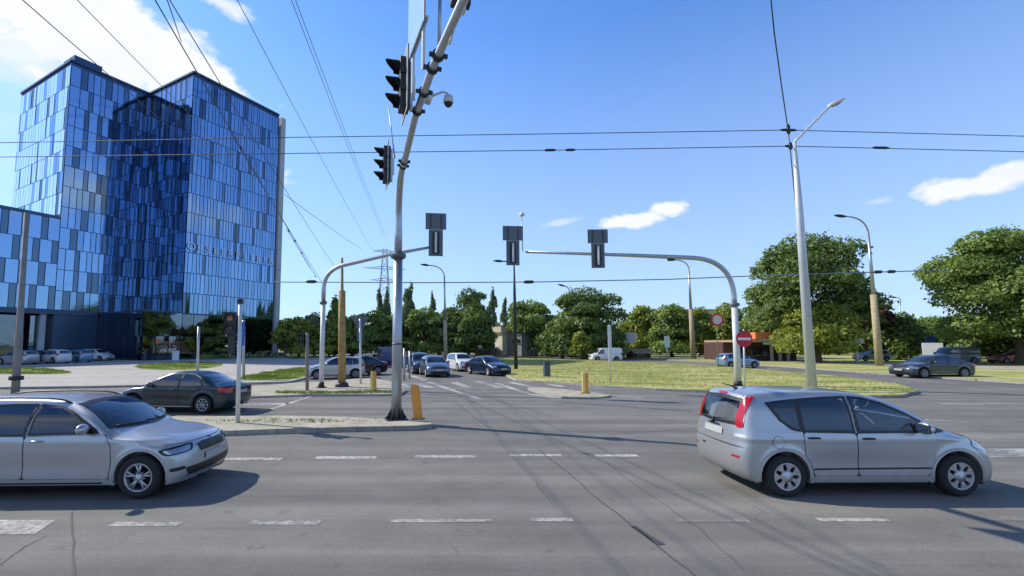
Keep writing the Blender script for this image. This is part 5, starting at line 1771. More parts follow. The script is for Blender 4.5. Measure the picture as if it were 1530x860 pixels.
street_lamp(1345, 530, 1345, 447, (1338, 444), 'most distant street lamp, a small one between the two big right-hand trees', .16, .10, head=1.2, Y=95, hmat=M_DARKST)

def post(name, px_b, py_b, px_t, py_t, r, label, cat, z0=KZ, mat=M_GALV, steps=None, base=False):
    b = G(px_b, py_b, z0); t = at(px_t, py_t, b.y) - b
    o = empty(name, b, 0, label, cat)
    bm = bmesh.new()
    if steps: tube(bm, [(0, 0, 0), t * steps[0], t * (steps[0] + .004), t], [r, r * .92, r * steps[1], r * steps[1] * .8], 14)
    else: tube(bm, [(0, 0, 0), t], [r, r * .9], 12)
    finish('pole', bm, [mat], o)
    if base:
        bm = bmesh.new(); tube(bm, [(0, 0, 0), (0, 0, .22)], [r * 1.9, r * 1.5], 12); finish('base_flange', bm, [M_DARKST], o)
    return o, b, t
oc, _, _ = post('catenary_pole', 511, 577.5, 511, 385, .20, 'weathered ochre overhead-line pole on the far left median', 'pole', .1, M_RUST, (.74, .42), True)
# left pole
o, b, t = post('lighting_pole', 22, 600, 40, 318, .14, 'dull grey pole at the far left in front of the glass wing', 'pole', .0, pbr('old_pole_grey', (.23, .225, .21), .8, noise=.25, nscale=3), (.35, .8))
bm = bmesh.new(); tube(bm, [t * .12 - Vector((0, 0, .06)), t * .12 + Vector((0, 0, .10))], .24, 12); finish('collar', bm, [M_DARKST], o)

# thin post with plain cap
post('marker_post', 295, 557, 297, 488, .10, 'plain grey post on the pale pavement left of the pedestrian signal', 'post')

# pedestrian signal group left
def ped_head(root, loc, facing, lit=False):
    bm = bmesh.new(); box(bm, (loc[0], loc[1], loc[2]), (.26, .22, .60), math.atan2(facing[1], facing[0]) - math.pi / 2, bevel=.02)
    h = finish('signal_head', bm, [M_DARKST], root)
    n = Vector((facing[0], facing[1], 0)).normalized()
    for k, m in ((.15, M_AMBER if lit else M_LAMPOFF), (-.15, M_LAMPOFF)):
        bm = bmesh.new(); c = Vector(loc) + n * .118 + Vector((0, 0, k)); disc(bm, c, n, .085, 16); finish('lens', bm, [m], h)
        bm = bmesh.new()
        s_ = n.cross(Vector((0, 0, 1)))
        pv = []
        for i in range(13):
            a = math.radians(-20 + 220 * i / 12)
            p = c + s_ * math.cos(a) * .10 + Vector((0, 0, math.sin(a) * .10)); pv.append((bm.verts.new(p), bm.verts.new(p + n * (.06 + .10 * max(0, math.sin(a))))))
        for a_, b_ in zip(pv[:-1], pv[1:]): bm.faces.new((a_[0], b_[0], b_[1], a_[1]))
        bmesh.ops.solidify(bm, geom=bm.faces[:], thickness=.006)
        finish('visor', bm, [M_BLACK], h)
b = G(355, 631, .13)
pg = empty('pedestrian_signal', b, 0, 'post with pedestrian signal heads standing on the near median by the dark saloon', 'traffic light')
t = at(359, 452, b.y) - b
bm = bmesh.new(); tube(bm, [(0, 0, 0), t], [.06, .052], 14); finish('pole', bm, [M_GALVL], pg)
zc = at(345, 484, b.y)
ped_head(pg, tuple(zc - b + Vector((0, -.02, .02))), (.25, -1), True)
ped_head(pg, tuple(at(348, 505, b.y) - b + Vector((.02, .06, -.14))), (-1, .2))
bm = bmesh.new()
for z in (470, 500, 510, 516): 
    q = at(352, z, b.y) - b; box(bm, tuple(q), (.20, .05, .04))
finish('bracket', bm, [M_GALVL], pg)
bm = bmesh.new(); q = at(359, 450, b.y) - b; box(bm, tuple(q), (.14, .12, .14), bevel=.02); finish('pole_cap', bm, [M_DARKST], pg)
bs = G(364, 566, KZ)
bsn = empty('blue_sign', bs, 0, 'narrow upright blue sign on a grey post right of the near pedestrian signal', 'road sign')
t = at(364, 478, bs.y) - bs
bm = bmesh.new(); tube(bm, [(0, 0, 0), t], .085, 10); finish('post', bm, [M_GALV], bsn)
q = at(361.5, 498, bs.y) - bs
bm = bmesh.new(); box(bm, (q.x, -.12, q.z), (.46, .04, at(361, 480, bs.y).z - at(361, 516, bs.y).z), bevel=.01); finish('sign_face', bm, [M_BLUE], bsn)
bm = bmesh.new()
for z in (-.35, .0, .35): box(bm, (q.x, -.144, q.z + z), (.20, .006, .10))
finish('sign_symbol', bm, [pbr('pale_symbol', (.25, .38, .60), .5)], bsn)

b = G(459, 583, .1)
pg = empty('pedestrian_signal', b, 0, 'smaller post with a pedestrian signal at the left end of the far median', 'traffic light')
t = at(459, 497, b.y) - b
bm = bmesh.new(); tube(bm, [(0, 0, 0), t], .085, 12); finish('pole', bm, [pbr('brown_grey_post', (.24, .20, .18), .8, noise=.2)], pg)
ped_head(pg, tuple(at(452, 506, b.y) - b + Vector((0, -.02, -.05))), (-.2, -1))

# give-way sign from behind
b = G(539, 573, .1)
gw = empty('give_way_sign', b, 0, 'back of a triangular give-way sign right of the ochre pole', 'road sign')
t = at(538, 476, b.y) - b
bm = bmesh.new(); tube(bm, [(0, 0, 0), t], .06, 10); finish('post', bm, [M_GALVL], gw)
bm = bmesh.new(); s_ = .48; c = t + Vector((0, .06, -.05)); 
tri = [(-s_, .12), (-s_ * .96, .18), (s_ * .96, .18), (s_, .12), (.06, -s_ * 1.45), (-.06, -s_ * 1.45)]
f = bm.faces.new([bm.verts.new(c + Vector((x, 0, z))) for x, z in tri]); r_ = bmesh.ops.extrude_face_region(bm, geom=[f])
for vv in [g for g in r_['geom'] if isinstance(g, bmesh.types.BMVert)]: vv.co.y += .02
bmesh.ops.recalc_face_normals(bm, faces=bm.faces[:])
finish('sign_plate', bm, [M_GREYPL], gw)
bm = bmesh.new(); box(bm, tuple(t + Vector((.0, .02, -.95))), (.34, .03, .62), bevel=.01); finish('lower_plate', bm, [M_GREYPL], gw)

# slim posts
for (px, pb, pt, ptop, wd, lb, py2) in ((604, 568, 604, 520, .07, 'slim grey post directly right of the near mast, taller one', 0), (612, 566, 612, 524, .06, 'slim grey post right of the near mast, shorter one', 0)):
    post('slim_post', px, pb, pt, ptop, wd, lb, 'post', 0)
def plate_post(name, px, pyb, pyt, label, cat, w, yt, yb, mat, pr=.05, rot=0, z0=KZ, pm=None):
    b = G(px, pyb, z0); o = empty(name, b, 0, label, cat)
    t = at(px, pyt, b.y).z - z0
    bm = bmesh.new(); tube(bm, [(0, 0, 0), (0, 0, t)], pr, 10); finish('post', bm, [pm or M_GALVL], o)
    z1 = at(px, yt, b.y).z - z0; z2 = at(px, yb, b.y).z - z0
    bm = bmesh.new(); box(bm, (0, -pr - .03, (z1 + z2) / 2), (w, .05, z1 - z2), rot, bevel=.01); finish('sign_plate', bm, [mat], o)
    return o
plate_post('grey_sign', 798, 531, 477, 'slim grey panel on a post among the trees left of the big round tree', 'sign', .95, 478, 512, M_GREYPL, .12)
plate_post('road_sign', 912, 571, 485, 'narrow grey sign back on a thin post in front of the white van', 'road sign', .20, 486, 541, M_GALVL, .045)
plate_post('bus_stop_sign', 997, 536, 502, 'white and pale blue bus stop sign left of the ochre-based lamp', 'bus stop sign', .75, 502, 519, pbr('pale_sign', (.55, .62, .68), .5), .12)
o = plate_post('direction_sign', 1281, 542, 505, 'wide grey sign on a thick post between the two right-hand lamp poles', 'sign', 1.5, 503, 513, pbr('beige_sign', (.42, .38, .33), .6), .17)

# no entry sign
b = G(1113, 579, KZ)
ne = empty('no_entry_sign', b, 0, 'round red no-entry sign with white bar right of the right curved mast', 'road sign')
t = at(1111, 492, b.y) - b
bm = bmesh.new(); tube(bm, [(0, 0, 0), t], .04, 10); finish('post', bm, [M_GALVL], ne)
c = at(1111, 506, b.y) - b + Vector((0, -.06, 0))
bm = bmesh.new(); disc(bm, c, (0, -1, 0), .42, 36); disc(bm, c + Vector((0, .012, 0)), (0, 1, 0), .42, 36); finish('sign_face', bm, [M_RED], ne)
bm = bmesh.new(); box(bm, tuple(c + Vector((0, -.008, 0))), (.66, .006, .13)); finish('white_bar', bm, [M_WHITE], ne)
# round prohibition sign
b = G(1073, 548, KZ)
rp = empty('prohibition_sign', b, 0, 'round white sign with red ring on a thin post left of the right curved mast', 'road sign')
c = at(1071, 477.5, b.y) - b
bm = bmesh.new(); tube(bm, [(0, 0, 0), c], .045, 8); finish('post', bm, [pbr('green_grey_post', (.16, .18, .12), .8)], rp)
bm = bmesh.new(); disc(bm, c + Vector((0, -.08, 0)), (0, -1, 0), .62, 36); finish('sign_face', bm, [M_RED], rp)
bm = bmesh.new(); disc(bm, c + Vector((0, -.09, 0)), (0, -1, 0), .44, 36); finish('sign_centre', bm, [pbr('sign_white_centre', (.55, .50, .48), .5)], rp)

# bollards
def bollard(px, py, ptx, pty, w, label, z0, both=True):
    b = G(px, py, z0); t = at(ptx, pty, b.y) - b
    o = empty('bollard', b, 0, label, 'bollard', 'traffic bollards on the island tips')
    def body(name, dx, ww, dy, mat, th):
        bm = bmesh.new()
        n = 10; prof = [(-ww / 2, 0), (-ww / 2, 1 - ww / 2 / t.z)] + [(-ww / 2 * math.cos(math.pi * k / n), 1 - ww / 2 / t.z + ww / 2 / t.z * math.sin(math.pi * k / n)) for k in range(1, n)] + [(ww / 2, 1 - ww / 2 / t.z), (ww / 2, 0)]
        fr = [bm.verts.new(Vector((dx + x, dy, 0)) + t * z) for x, z in prof]
        bk = [bm.verts.new(v_.co + Vector((0, th, 0))) for v_ in fr]
        bm.faces.new(fr); bm.faces.new(bk[::-1])
        for k in range(len(fr)): bm.faces.new((fr[k], bk[k], bk[(k + 1) % len(fr)], fr[(k + 1) % len(fr)]))
        bmesh.ops.recalc_face_normals(bm, faces=bm.faces[:])
        bmesh.ops.bevel(bm, geom=[e for e in bm.edges if e.calc_face_angle(0) > 1.0], offset=.012, segments=2, affect='EDGES')
        finish(name, bm, [mat], o)
    if both:
        body('yellow_half', -w * .25, w * .5, -.02, M_YELLOW, .12); body('orange_half', w * .25, w * .5, -.02, M_ORANGE, .12)
    else: body('bollard_body', 0, w, -.04, M_ORANGE, .14)
    bm = bmesh.new(); box(bm, (0, .02, .025), (w * 1.5, .26, .05), bevel=.012); finish('base', bm, [M_RUST], o)
bollard(625, 626.5, 619, 574, .25, 'leaning orange bollard next to the near mast', .13, False)
bollard(558, 583.5, 557.5, 554, .27, 'yellow and orange bollard at the tip of the far left median', .1)
bollard(875, 587.5, 874.5, 556, .27, 'yellow and orange bollard on the small traffic island', .08)

# waste bin
b = G(817, 562, KZ)
wb = empty('waste_bin', b, .15, 'dark grey upright waste bin on the dry grass', 'waste bin')
bm = bmesh.new(); box(bm, (0, 0, .48), (.42, .36, .96), bevel=.03); finish('bin_body', bm, [pbr('bin_grey', (.06, .085, .10), .6, noise=.2)], wb)
bm = bmesh.new(); box(bm, (0, 0, .99), (.47, .41, .06), bevel=.02); box(bm, (0, -.187, .82), (.28, .01, .10)); finish('bin_lid', bm, [M_DARKST], wb)

# ================================================================== OVERHEAD LINES
def wire(name, pts, r, label, mat=M_WIRE, sag=0.0, n=14, fittings=()):
    P = [Vector(p) for p in pts]
    out = []
    if len(P) == 2:
        for k in range(n + 1):
            t = k / n; q = P[0].lerp(P[1], t); q.z -= sag * 4 * t * (1 - t); out.append(q)
    else: out = P
    bm = bmesh.new(); tube(bm, out, r, 6)
    o = finish(name, bm, [mat]); tag(o, label, 'overhead cable', 'overhead cables')
    for (p, sx) in fittings:
        i = min(range(len(out) - 1), key=lambda i: (out[i] - p).length)
        d = (out[i + 1] - out[i]).normalized()
        bm = bmesh.new(); tube(bm, [p - d * sx, p - d * sx * .6, p + d * sx * .6, p + d * sx], [r, r * 3.2, r * 3.2, r], 8)
        finish('insulator', bm, [M_DARKST], o)
    return o
def ext(a, b, k): return a + (a - b) * k
Yw = 25.0
def span(y0, y1, Y, lb, r=.035, xa=-60, xb=1600, fit=()):
    a = at(xa, y0, Y); b = at(xb, y1, Y)
    wire('overhead_cable', [a, b], r, lb, sag=0, fittings=[(at(px, y0 + (y1 - y0) * (px - xa) / (xb - xa), Y), s) for px, s in fit])
wire('overhead_cable', [at(-60, 214, Yw), at(430, 205, Yw), at(800, 200, Yw), at(1178, 194, Yw), at(1600, 205, Yw)], .024, 'upper of the two cables strung straight across the whole sky', fittings=[(at(1178, 194, Yw), .5)])
wire('overhead_cable', [at(-60, 235, Yw), at(430, 229, Yw), at(830, 224, Yw), at(1180, 218, Yw), at(1600, 228, Yw)], .024, 'lower of the two cables strung straight across the whole sky', fittings=[(at(822, 224, Yw), .35), (at(852, 223.7, Yw), .3), (at(1180, 218, Yw), .3), (at(1316, 220.5, Yw), .5)])
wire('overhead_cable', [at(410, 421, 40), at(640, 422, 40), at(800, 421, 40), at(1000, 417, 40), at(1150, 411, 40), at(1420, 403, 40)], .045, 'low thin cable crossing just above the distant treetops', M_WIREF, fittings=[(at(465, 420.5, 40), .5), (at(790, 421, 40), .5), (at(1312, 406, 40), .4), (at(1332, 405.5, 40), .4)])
def diag(a, b, Ya, Yb, r, lb, sag=.15, mat=M_WIRE, fit=(), k=.5):
    A = at(a[0], a[1], Ya); B = at(b[0], b[1], Yb); A2 = ext(A, B, k)
    F_ = []
    for f in fit:
        F_.append((A.lerp(B, f[0]) - Vector((0, 0, sag * .6)), f[1]))
    wire('overhead_cable', [A2, B], r, lb, mat, sag, fittings=F_)
diag((232, 0), (472, 414), 8.0, 34, .012, 'contact cable with fittings running over the tower roof corner towards the left curved mast', .0, fit=((.22, .12), (.55, .20), (.62, .20), (.72, .18), (.99, .3)))
diag((265, 0), (500, 398), 8.0, 34, .010, 'thin cable just right of the contact cable over the tower', .25)
diag((55, 0), (352, 268), 8.0, 30, .010, 'cable crossing the bright cloud at the far left', .25)
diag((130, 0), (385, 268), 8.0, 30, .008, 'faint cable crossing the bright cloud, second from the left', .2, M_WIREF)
diag((250, 0), (271, 62), 8.0, 13, .011, 'short cable joining the contact cable above the tower', .0)
diag((340, 190), (480, 420), 20, 34, .014, 'short lower cable in front of the right tower facade', .08, k=0)
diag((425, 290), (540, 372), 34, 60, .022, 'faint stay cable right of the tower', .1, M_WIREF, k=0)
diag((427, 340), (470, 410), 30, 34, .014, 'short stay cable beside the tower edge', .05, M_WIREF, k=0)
pyl = at(575, 372, 250)
diag((365, 0), (556, 372), 60, 252, .05, 'dark high-voltage cable running to the left arm of the pylon', 2.0)
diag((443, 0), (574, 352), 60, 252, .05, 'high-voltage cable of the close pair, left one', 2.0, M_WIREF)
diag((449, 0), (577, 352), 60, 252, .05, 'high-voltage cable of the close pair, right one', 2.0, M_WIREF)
wire('overhead_cable', [at(1146, -60, 17), at(1157, 50, 19), at(1168, 130, 22), at(1177, 190, Yw)], .03, 'steep cable dropping from the top edge to the tall pale lamp')
wire('overhead_cable', [at(1177, 190, Yw), at(1181, 225, Yw - .1), at(1188, 300, Yw + .05), at(1191, 345, Yw + .1)], .03, 'feeder cable running down the tall pale lamp', fittings=[(at(1178, 193, Yw), .32), (at(1181, 218, Yw), .22)])

# lattice pylon
pb = at(575, 372, 250); pb0 = Vector((pb.x, 250, 0)); hp = pb.z
py_ = empty('power_pylon', pb0, .3, 'tall grey lattice electricity pylon behind the poplars', 'pylon')
bm = bmesh.new()
def leg(z): return 3.6 * (1 - z / hp) + .9 if z < hp * .72 else .9 + (1 - z / hp) * 3.6
zs = [hp * k / 16 for k in range(17)]
for (sx, sy) in ((1, 1), (1, -1), (-1, 1), (-1, -1)):
    tube(bm, [(sx * leg(z), sy * leg(z), z) for z in zs], .17, 4)
for z0_, z1_ in zip(zs[:-1], zs[1:]):
    for s1_, s2_2 in (((1, 1), (1, -1)), ((1, -1), (-1, -1)), ((-1, -1), (-1, 1)), ((-1, 1), (1, 1))):
        a, b = leg(z0_), leg(z1_)
        tube(bm, [(s1_[0] * a, s1_[1] * a, z0_), (s2_2[0] * b, s2_2[1] * b, z1_)], .09, 3, cap=False)
        tube(bm, [(s2_2[0] * a, s2_2[1] * a, z0_), (s1_[0] * b, s1_[1] * b, z1_)], .09, 3, cap=False)
M_PYL = pbr('pylon_steel', (.20, .24, .30), .6)
finish('lattice_tower', bm, [M_PYL], py_)
for zf, ln in ((.975, 6.5), (.80, 11.5), (.68, 8)):
    bm = bmesh.new(); z = hp * zf
    for s in (-1, 1):
        for y in (-.8, .8):
            tube(bm, [(0, y, z + 1.2), (s * ln, 0, z)], .12, 3); tube(bm, [(0, y, z - .3), (s * ln, 0, z)], .12, 3)
        for k in range(1, 6): tube(bm, [(s * ln * k / 6, 0, z - .2), (s * ln * (k - .5) / 6, 0, z + 1.2 * (1 - k / 6))], .07, 3)
    finish('cross_arm', bm, [M_PYL], py_)
# ================================================================== TREES
LM = {
 'dark': leaf_mat('leaves_dark', (.055, .100, .026), (.235, .315, .08), .33),
 'mid': leaf_mat('leaves_mid', (.085, .145, .032), (.32, .41, .095), .36),
 'light': leaf_mat('leaves_light', (.11, .155, .020), (.40, .44, .075), .38),
 'grey': leaf_mat('leaves_grey', (.10, .145, .075), (.30, .36, .20), .3),  # grey-green foliage, paled further to stand for distance haze
 'red': leaf_mat('leaves_red', (.05, .015, .015), (.16, .05, .045), .25),
}
def crown_mesh(name, w, h, shape, n, leaf, seed, mat, nlobe=22, fill=.12):
    """crown of small leaf sprays; base of the crown at z=0"""
    rg = np.random.default_rng(seed)
    lob = []
    if shape == 'round':
        for k in range(nlobe):
            a = rg.uniform(0, 2 * np.pi); zz = rg.uniform(.12, .92)
            rmax = .5 * math.sqrt(max(.02, 1 - ((zz - .46) / .56) ** 2))
            r = rmax * rg.uniform(.45, .80) * w
            s = rg.uniform(.13, .21) * w * (.75 + .5 * (1 - zz))
            lob.append((r * math.cos(a), r * math.sin(a), zz * h * .93, s, s * min(1.0, h / w) * rg.uniform(.62, .85)))
        lob.append((0, 0, .5 * h, .30 * w, .36 * h)); lob.append((0, 0, .78 * h, .22 * w, .2 * h))
    elif shape == 'dense':
        for k in range(34):
            a = k * 2.399 + rg.uniform(-.3, .3); zz = rg.uniform(.10, .95)
            rmax = .5 * math.sqrt(max(.02, 1 - abs((zz - .42) / .60) ** 2.4))
            r = rmax * rg.uniform(.58, .80) * w
            s = rg.uniform(.12, .19) * w
            lob.append((r * math.cos(a), r * math.sin(a), zz * h * .92, s, s * rg.uniform(.6, .85)))
        lob.append((0, 0, .48 * h, .36 * w, .42 * h)); lob.append((0, 0, .78 * h, .24 * w, .19 * h)); lob.append((0, 0, .2 * h, .34 * w, .2 * h))
    elif shape == 'poplar':
        for k in range(nlobe):
            zz = (k + rg.uniform(0, 1)) / nlobe; rm = .5 * w * min(1, ((1 - zz) * 2.4 + .04)) ** .6 * min(1, .6 + zz * 2) * rg.uniform(.8, 1.1)
            a = rg.uniform(0, 2 * np.pi); r = rm * rg.uniform(.2, .6)
            lob.append((r * math.cos(a), r * math.sin(a), zz * h * .95, rm * .55, h / nlobe * 1.9))
    else:   # bush: wide dome to the ground
        for k in range(nlobe):
            a = rg.uniform(0, 2 * np.pi); zz = rg.uniform(.05, .78)
            rmax = .5 * math.sqrt(max(.05, 1 - zz ** 2))
            r = rmax * rg.uniform(.4, .82) * w
            s = rg.uniform(.13, .2) * w
            lob.append((r * math.cos(a), r * math.sin(a), zz * h, s, min(s, h * .26)))
        lob.append((0, 0, .42 * h, .34 * w, .42 * h))
    lob = np.array(lob)
    wt = lob[:, 3] ** 1.6; wt /= wt.sum()
    idx = rg.choice(len(lob), n, p=wt)
    d = rg.normal(size=(n, 3)); d /= np.linalg.norm(d, axis=1)[:, None]
    d[:, 2] = np.where(d[:, 2] < -.35, -d[:, 2] * .5, d[:, 2])
    rad = np.where(rg.random(n) < fill, rg.uniform(.2, .9, n), 1 + rg.normal(0, .085, n))
    ph = np.sin(d[:, 0] * 7 + idx) * np.sin(d[:, 1] * 6 + idx * 1.7) * np.cos(d[:, 2] * 7)
    rad = rad * (1 + .13 * ph)
    L_ = lob[idx]
    C = L_[:, :3] + d * np.stack([L_[:, 3], L_[:, 3], L_[:, 4]], 1) * rad[:, None]
    rxy = np.percentile(np.abs(C[:, 0]), 99.2)
    C[:, :2] *= (w * .5) / rxy
    C[:, 2] *= h / np.percentile(C[:, 2], 99.6)
    lob[:, :2] *= (w * .5) / rxy
    C[:, 2] = np.maximum(C[:, 2], .02 * h)
    # leaf spray: folded quad, loosely facing outward / up
    nn = d + rg.normal(0, .75, (n, 3)) + np.array([0, 0, .35]); nn /= np.linalg.norm(nn, axis=1)[:, None]
    t = np.cross(nn, rg.normal(size=(n, 3))); t /= np.linalg.norm(t, axis=1)[:, None] + 1e-9
    b = np.cross(nn, t)
    s = leaf * rg.uniform(.55, 1.35, n)[:, None]
    V = np.stack([C - t * s, C - b * s * .55 + nn * s * .12, C + t * s, C + b * s * .55 + nn * s * .12], 1).reshape(-1, 3)
    me = bpy.data.meshes.new(name)
    me.vertices.add(4 * n); me.vertices.foreach_set('co', V.ravel().astype(np.float32))
    me.loops.add(4 * n); me.loops.foreach_set('vertex_index', np.arange(4 * n, dtype=np.int32))
    me.polygons.add(n); me.polygons.foreach_set('loop_start', np.arange(0, 4 * n, 4, dtype=np.int32)); me.polygons.foreach_set('loop_total', np.full(n, 4, np.int32))
    me.update(); me.validate()
    me.materials.append(mat)
    return me, lob

def trunk_mesh(lob, hbase, w, h, r, seed, limbs=7):
    rg = random.Random(seed)
    bm = bmesh.new()
    top = Vector((rg.uniform(-.2, .2), rg.uniform(-.2, .2), hbase + h * .55))
    mid = Vector((rg.uniform(-.15, .15), rg.uniform(-.15, .15), hbase * .7 + .1))
    tube(bm, [(0, 0, -.1), (0, 0, .25), mid, Vector((0, 0, hbase + h * .2)), top], [r * 1.5, r * 1.1, r * .9, r * .6, r * .2], 10)
    for k in range(limbs):
        l = lob[rg.randrange(len(lob))]
        e = Vector((l[0] * .8, l[1] * .8, hbase + l[2] * .9)); s = mid.lerp(top, rg.uniform(0, .5))
        m = s.lerp(e, .5) + Vector((0, 0, .06 * h))
        tube(bm, [s, m, e], [r * .45, r * .28, r * .08], 6)
    me = bpy.data.meshes.new('trunk'); bm.to_mesh(me); bm.free(); me.materials.append(M_BARK)
    return me

PROTO = {}
def tree(px, y_top, y_bot, wpx, Y, kind, shape, label, n=9000, leaf=.30, seed=None, group=None, cat='tree', name=None, z0=.1, hb=None):
    """crown between y_top and y_bot in the picture, wpx wide, standing at depth Y"""
    c = at(px, y_top, Y); b = at(px, y_bot, Y)
    zt = c.z; zb = max(b.z, .3)
    h = zt - zb; w = wpx / F * Y * .99
    key = (kind, shape, n, leaf) if seed is None else (kind, shape, n, leaf, seed)
    X = at(px, (y_top + y_bot) / 2, Y).x
    root = empty(name or {'round': 'broadleaf_tree', 'dense': 'broadleaf_tree', 'poplar': 'poplar_tree', 'bush': 'bush'}[shape], (X, Y, z0), random.uniform(0, 6.28) if seed is None else 0, label, cat, group)
    if key not in PROTO or seed is not None:
        me, lob = crown_mesh('crown', w, h, shape, n, leaf, seed or hash(key) % 1000, LM[kind], 22 if shape != 'poplar' else 14)
        tr = trunk_mesh(lob, max(zb - z0, .2), w, h, min(.45, .03 * w + .06), seed or 3)
        PROTO[key] = (me, tr, w, h, zb)
    me, tr, w0, h0, zb0 = PROTO[key]
    cr = link_child('crown', me, root, loc=(0, 0, zb - z0)); cr.scale = (w / w0, w / w0, h / h0)
    t_ = link_child('trunk', tr, root); t_.scale = (w / w0, w / w0, (zt - z0) / (zb0 + h0 - .1))
    return root

# the two big trees at the right
tree(1206, 355, 500, 156, 58, 'dark', 'dense', 'large dark maple right of the tall pale lamp', 42000, .21, 11)
tree(1514, 350, 528, 196, 50, 'mid', 'dense', 'largest tree at the right edge with dense rounded crown', 80000, .19, 12)
tree(1478, 497, 541, 74, 57, 'dark', 'bush', 'added dark shrub standing for the shade left of the trunk of the largest tree', 5000, .2, 51, cat='bush')  # shrub added as dark filler for the shade below the crown
tree(1530, 492, 540, 60, 55, 'dark', 'bush', 'added dark shrub standing for the shade at the right edge under the largest tree', 5000, .2, 52, cat='bush')  # second added shrub, also in place of the shade there
# named single bushes and trees in front of the row
tree(1221, 456, 530, 108, 55, 'light', 'bush', 'light green bush below the large maple', 16000, .19, 13, cat='bush')
tree(1340, 472, 538, 90, 66, 'dark', 'bush', 'dark low tree between the two large right-hand trees', 12000, .25, 14, name='broadleaf_tree')
tree(1293, 452, 535, 70, 68, 'dark', 'round', 'dark tree behind the tan-based lamp', 9000, .27, 15)
tree(1312, 455, 485, 34, 64, 'red', 'round', 'small reddish crown peeking right of the tan-based lamp', 2500, .22, 16)
tree(1400, 482, 540, 60, 70, 'mid', 'bush', 'mid green bush behind the white board', 6000, .26, 17, cat='bush')
tree(1440, 500, 540, 80, 72, 'light', 'bush', 'yellow-green bush behind the dark grey van', 6000, .26, 18, cat='bush')
tree(1138, 452, 530, 78, 74, 'mid', 'round', 'mid green tree behind the red-roofed kiosk', 10000, .28, 19)
tree(1088, 455, 525, 70, 84, 'light', 'round', 'yellow-green tree behind the round prohibition sign', 9000, .30, 20)
tree(1045, 462, 530, 60, 86, 'light', 'round', 'pale green tree just right of the ochre-based lamp', 8000, .30, 21)
tree(1003, 457, 532, 86, 80, 'mid', 'round', 'round green tree behind the bus stop sign', 11000, .28, 22)
tree(958, 459, 528, 64, 84, 'light', 'round', 'yellow-green tree behind the white panel van', 8000, .30, 23)
tree(874, 434, 534, 128, 74, 'dark', 'round', 'big dark round tree in the middle distance', 24000, .26, 24)
tree(868, 496, 538, 34, 66, 'light', 'bush', 'small bright bush in front of the big dark round tree', 2500, .2, 25, cat='bush')
tree(905, 480, 538, 60, 70, 'dark', 'bush', 'dark shrub directly behind the white panel van', 5000, .26, 26, cat='bush')
tree(840, 500, 536, 60, 72, 'dark', 'bush', 'dark shrub at the left foot of the big round tree', 5000, .26, 27, cat='bush')
tree(793, 451, 532, 74, 88, 'mid', 'round', 'mid green tree left of the big dark round tree', 10000, .30, 28)
tree(700, 434, 534, 70, 84, 'dark', 'round', 'tall dark tree with pointed top behind the white four-wheel-drive', 14000, .28, 29)
tree(712, 468, 536, 62, 78, 'dark', 'bush', 'dark wide shrub below the pointed dark tree', 8000, .28, 30, cat='bush')
tree(634, 463, 532, 64, 82, 'mid', 'round', 'mid green tree right of the near mast', 10000, .28, 31)
tree(665, 470, 534, 50, 80, 'dark', 'round', 'dark tree behind the brown-based lamp', 8000, .28, 32)
tree(598, 468, 530, 56, 84, 'dark', 'round', 'dark tree hidden behind the near mast', 8000, .28, 33)
tree(560, 466, 530, 58, 82, 'mid', 'round', 'green tree right of the back of the give-way sign', 9000, .28, 34)
tree(528, 474, 532, 44, 78, 'mid', 'round', 'green tree between the ochre pole and the give-way sign', 7000, .28, 35)
tree(500, 446, 530, 34, 82, 'mid', 'poplar', 'narrow upright tree left of the ochre pole', 7000, .27, 36)
tree(492, 480, 532, 46, 78, 'light', 'round', 'yellow-green tree at the foot of the narrow upright tree', 6000, .27, 37)
tree(447, 476, 530, 54, 76, 'light', 'round', 'yellow-green tree just right of the tower', 8000, .27, 38)
tree(470, 468, 528, 40, 86, 'grey', 'round', 'thin greyish tree left of the curved arm mast', 4500, .27, 39)
tree(428, 478, 530, 40, 74, 'light', 'round', 'bright green tree partly behind the edge of the tower', 6000, .27, 40)
tree(566, 434, 520, 17, 118, 'grey', 'poplar', 'slim poplar, left one of the pair beside the pylon', 5000, .36, 41)
tree(578, 434, 520, 15, 120, 'grey', 'poplar', 'slim poplar, right one of the pair beside the pylon', 5000, .36, 42)
tree(612, 428, 522, 34, 116, 'grey', 'poplar', 'broad poplar directly right of the near mast', 8000, .36, 43)
tree(646, 440, 520, 13, 120, 'grey', 'poplar', 'thin lone poplar left of the brown-based lamp', 3500, .36, 44)
tree(737, 436, 522, 20, 116, 'grey', 'poplar', 'slim poplar left of the dark lamp post', 5500, .36, 45)
tree(755, 448, 522, 13, 118, 'grey', 'poplar', 'thin poplar directly left of the dark lamp post', 3000, .36, 46)
# distant row closing the view (copies share a few crowns)
rowk = ['dark', 'mid', 'dark', 'grey', 'mid', 'light', 'dark']
random.seed(21)
adj = 0
for i in range(34):
    px = 432 + i * 33.5 + random.uniform(-9, 9)
    tree(px, random.uniform(474, 490), 529, random.uniform(44, 62), random.uniform(104, 132), rowk[i % 7], 'round',
         'tree of the distant green row closing the view behind the roads', 4500, .42, None, 'trees of the distant row')
# low hedge below the row
for i in range(26):
    px = 440 + i * 43 + random.uniform(-8, 8)
    if 560 < px < 600: continue
    tree(px, random.uniform(504, 512), 531, random.uniform(44, 60), random.uniform(90, 98), rowk[(i * 3) % 7], 'bush',
         'dark shrub of the hedge line in front of the distant trees', 2600, .34, None, 'shrubs of the distant hedge line', 'bush')
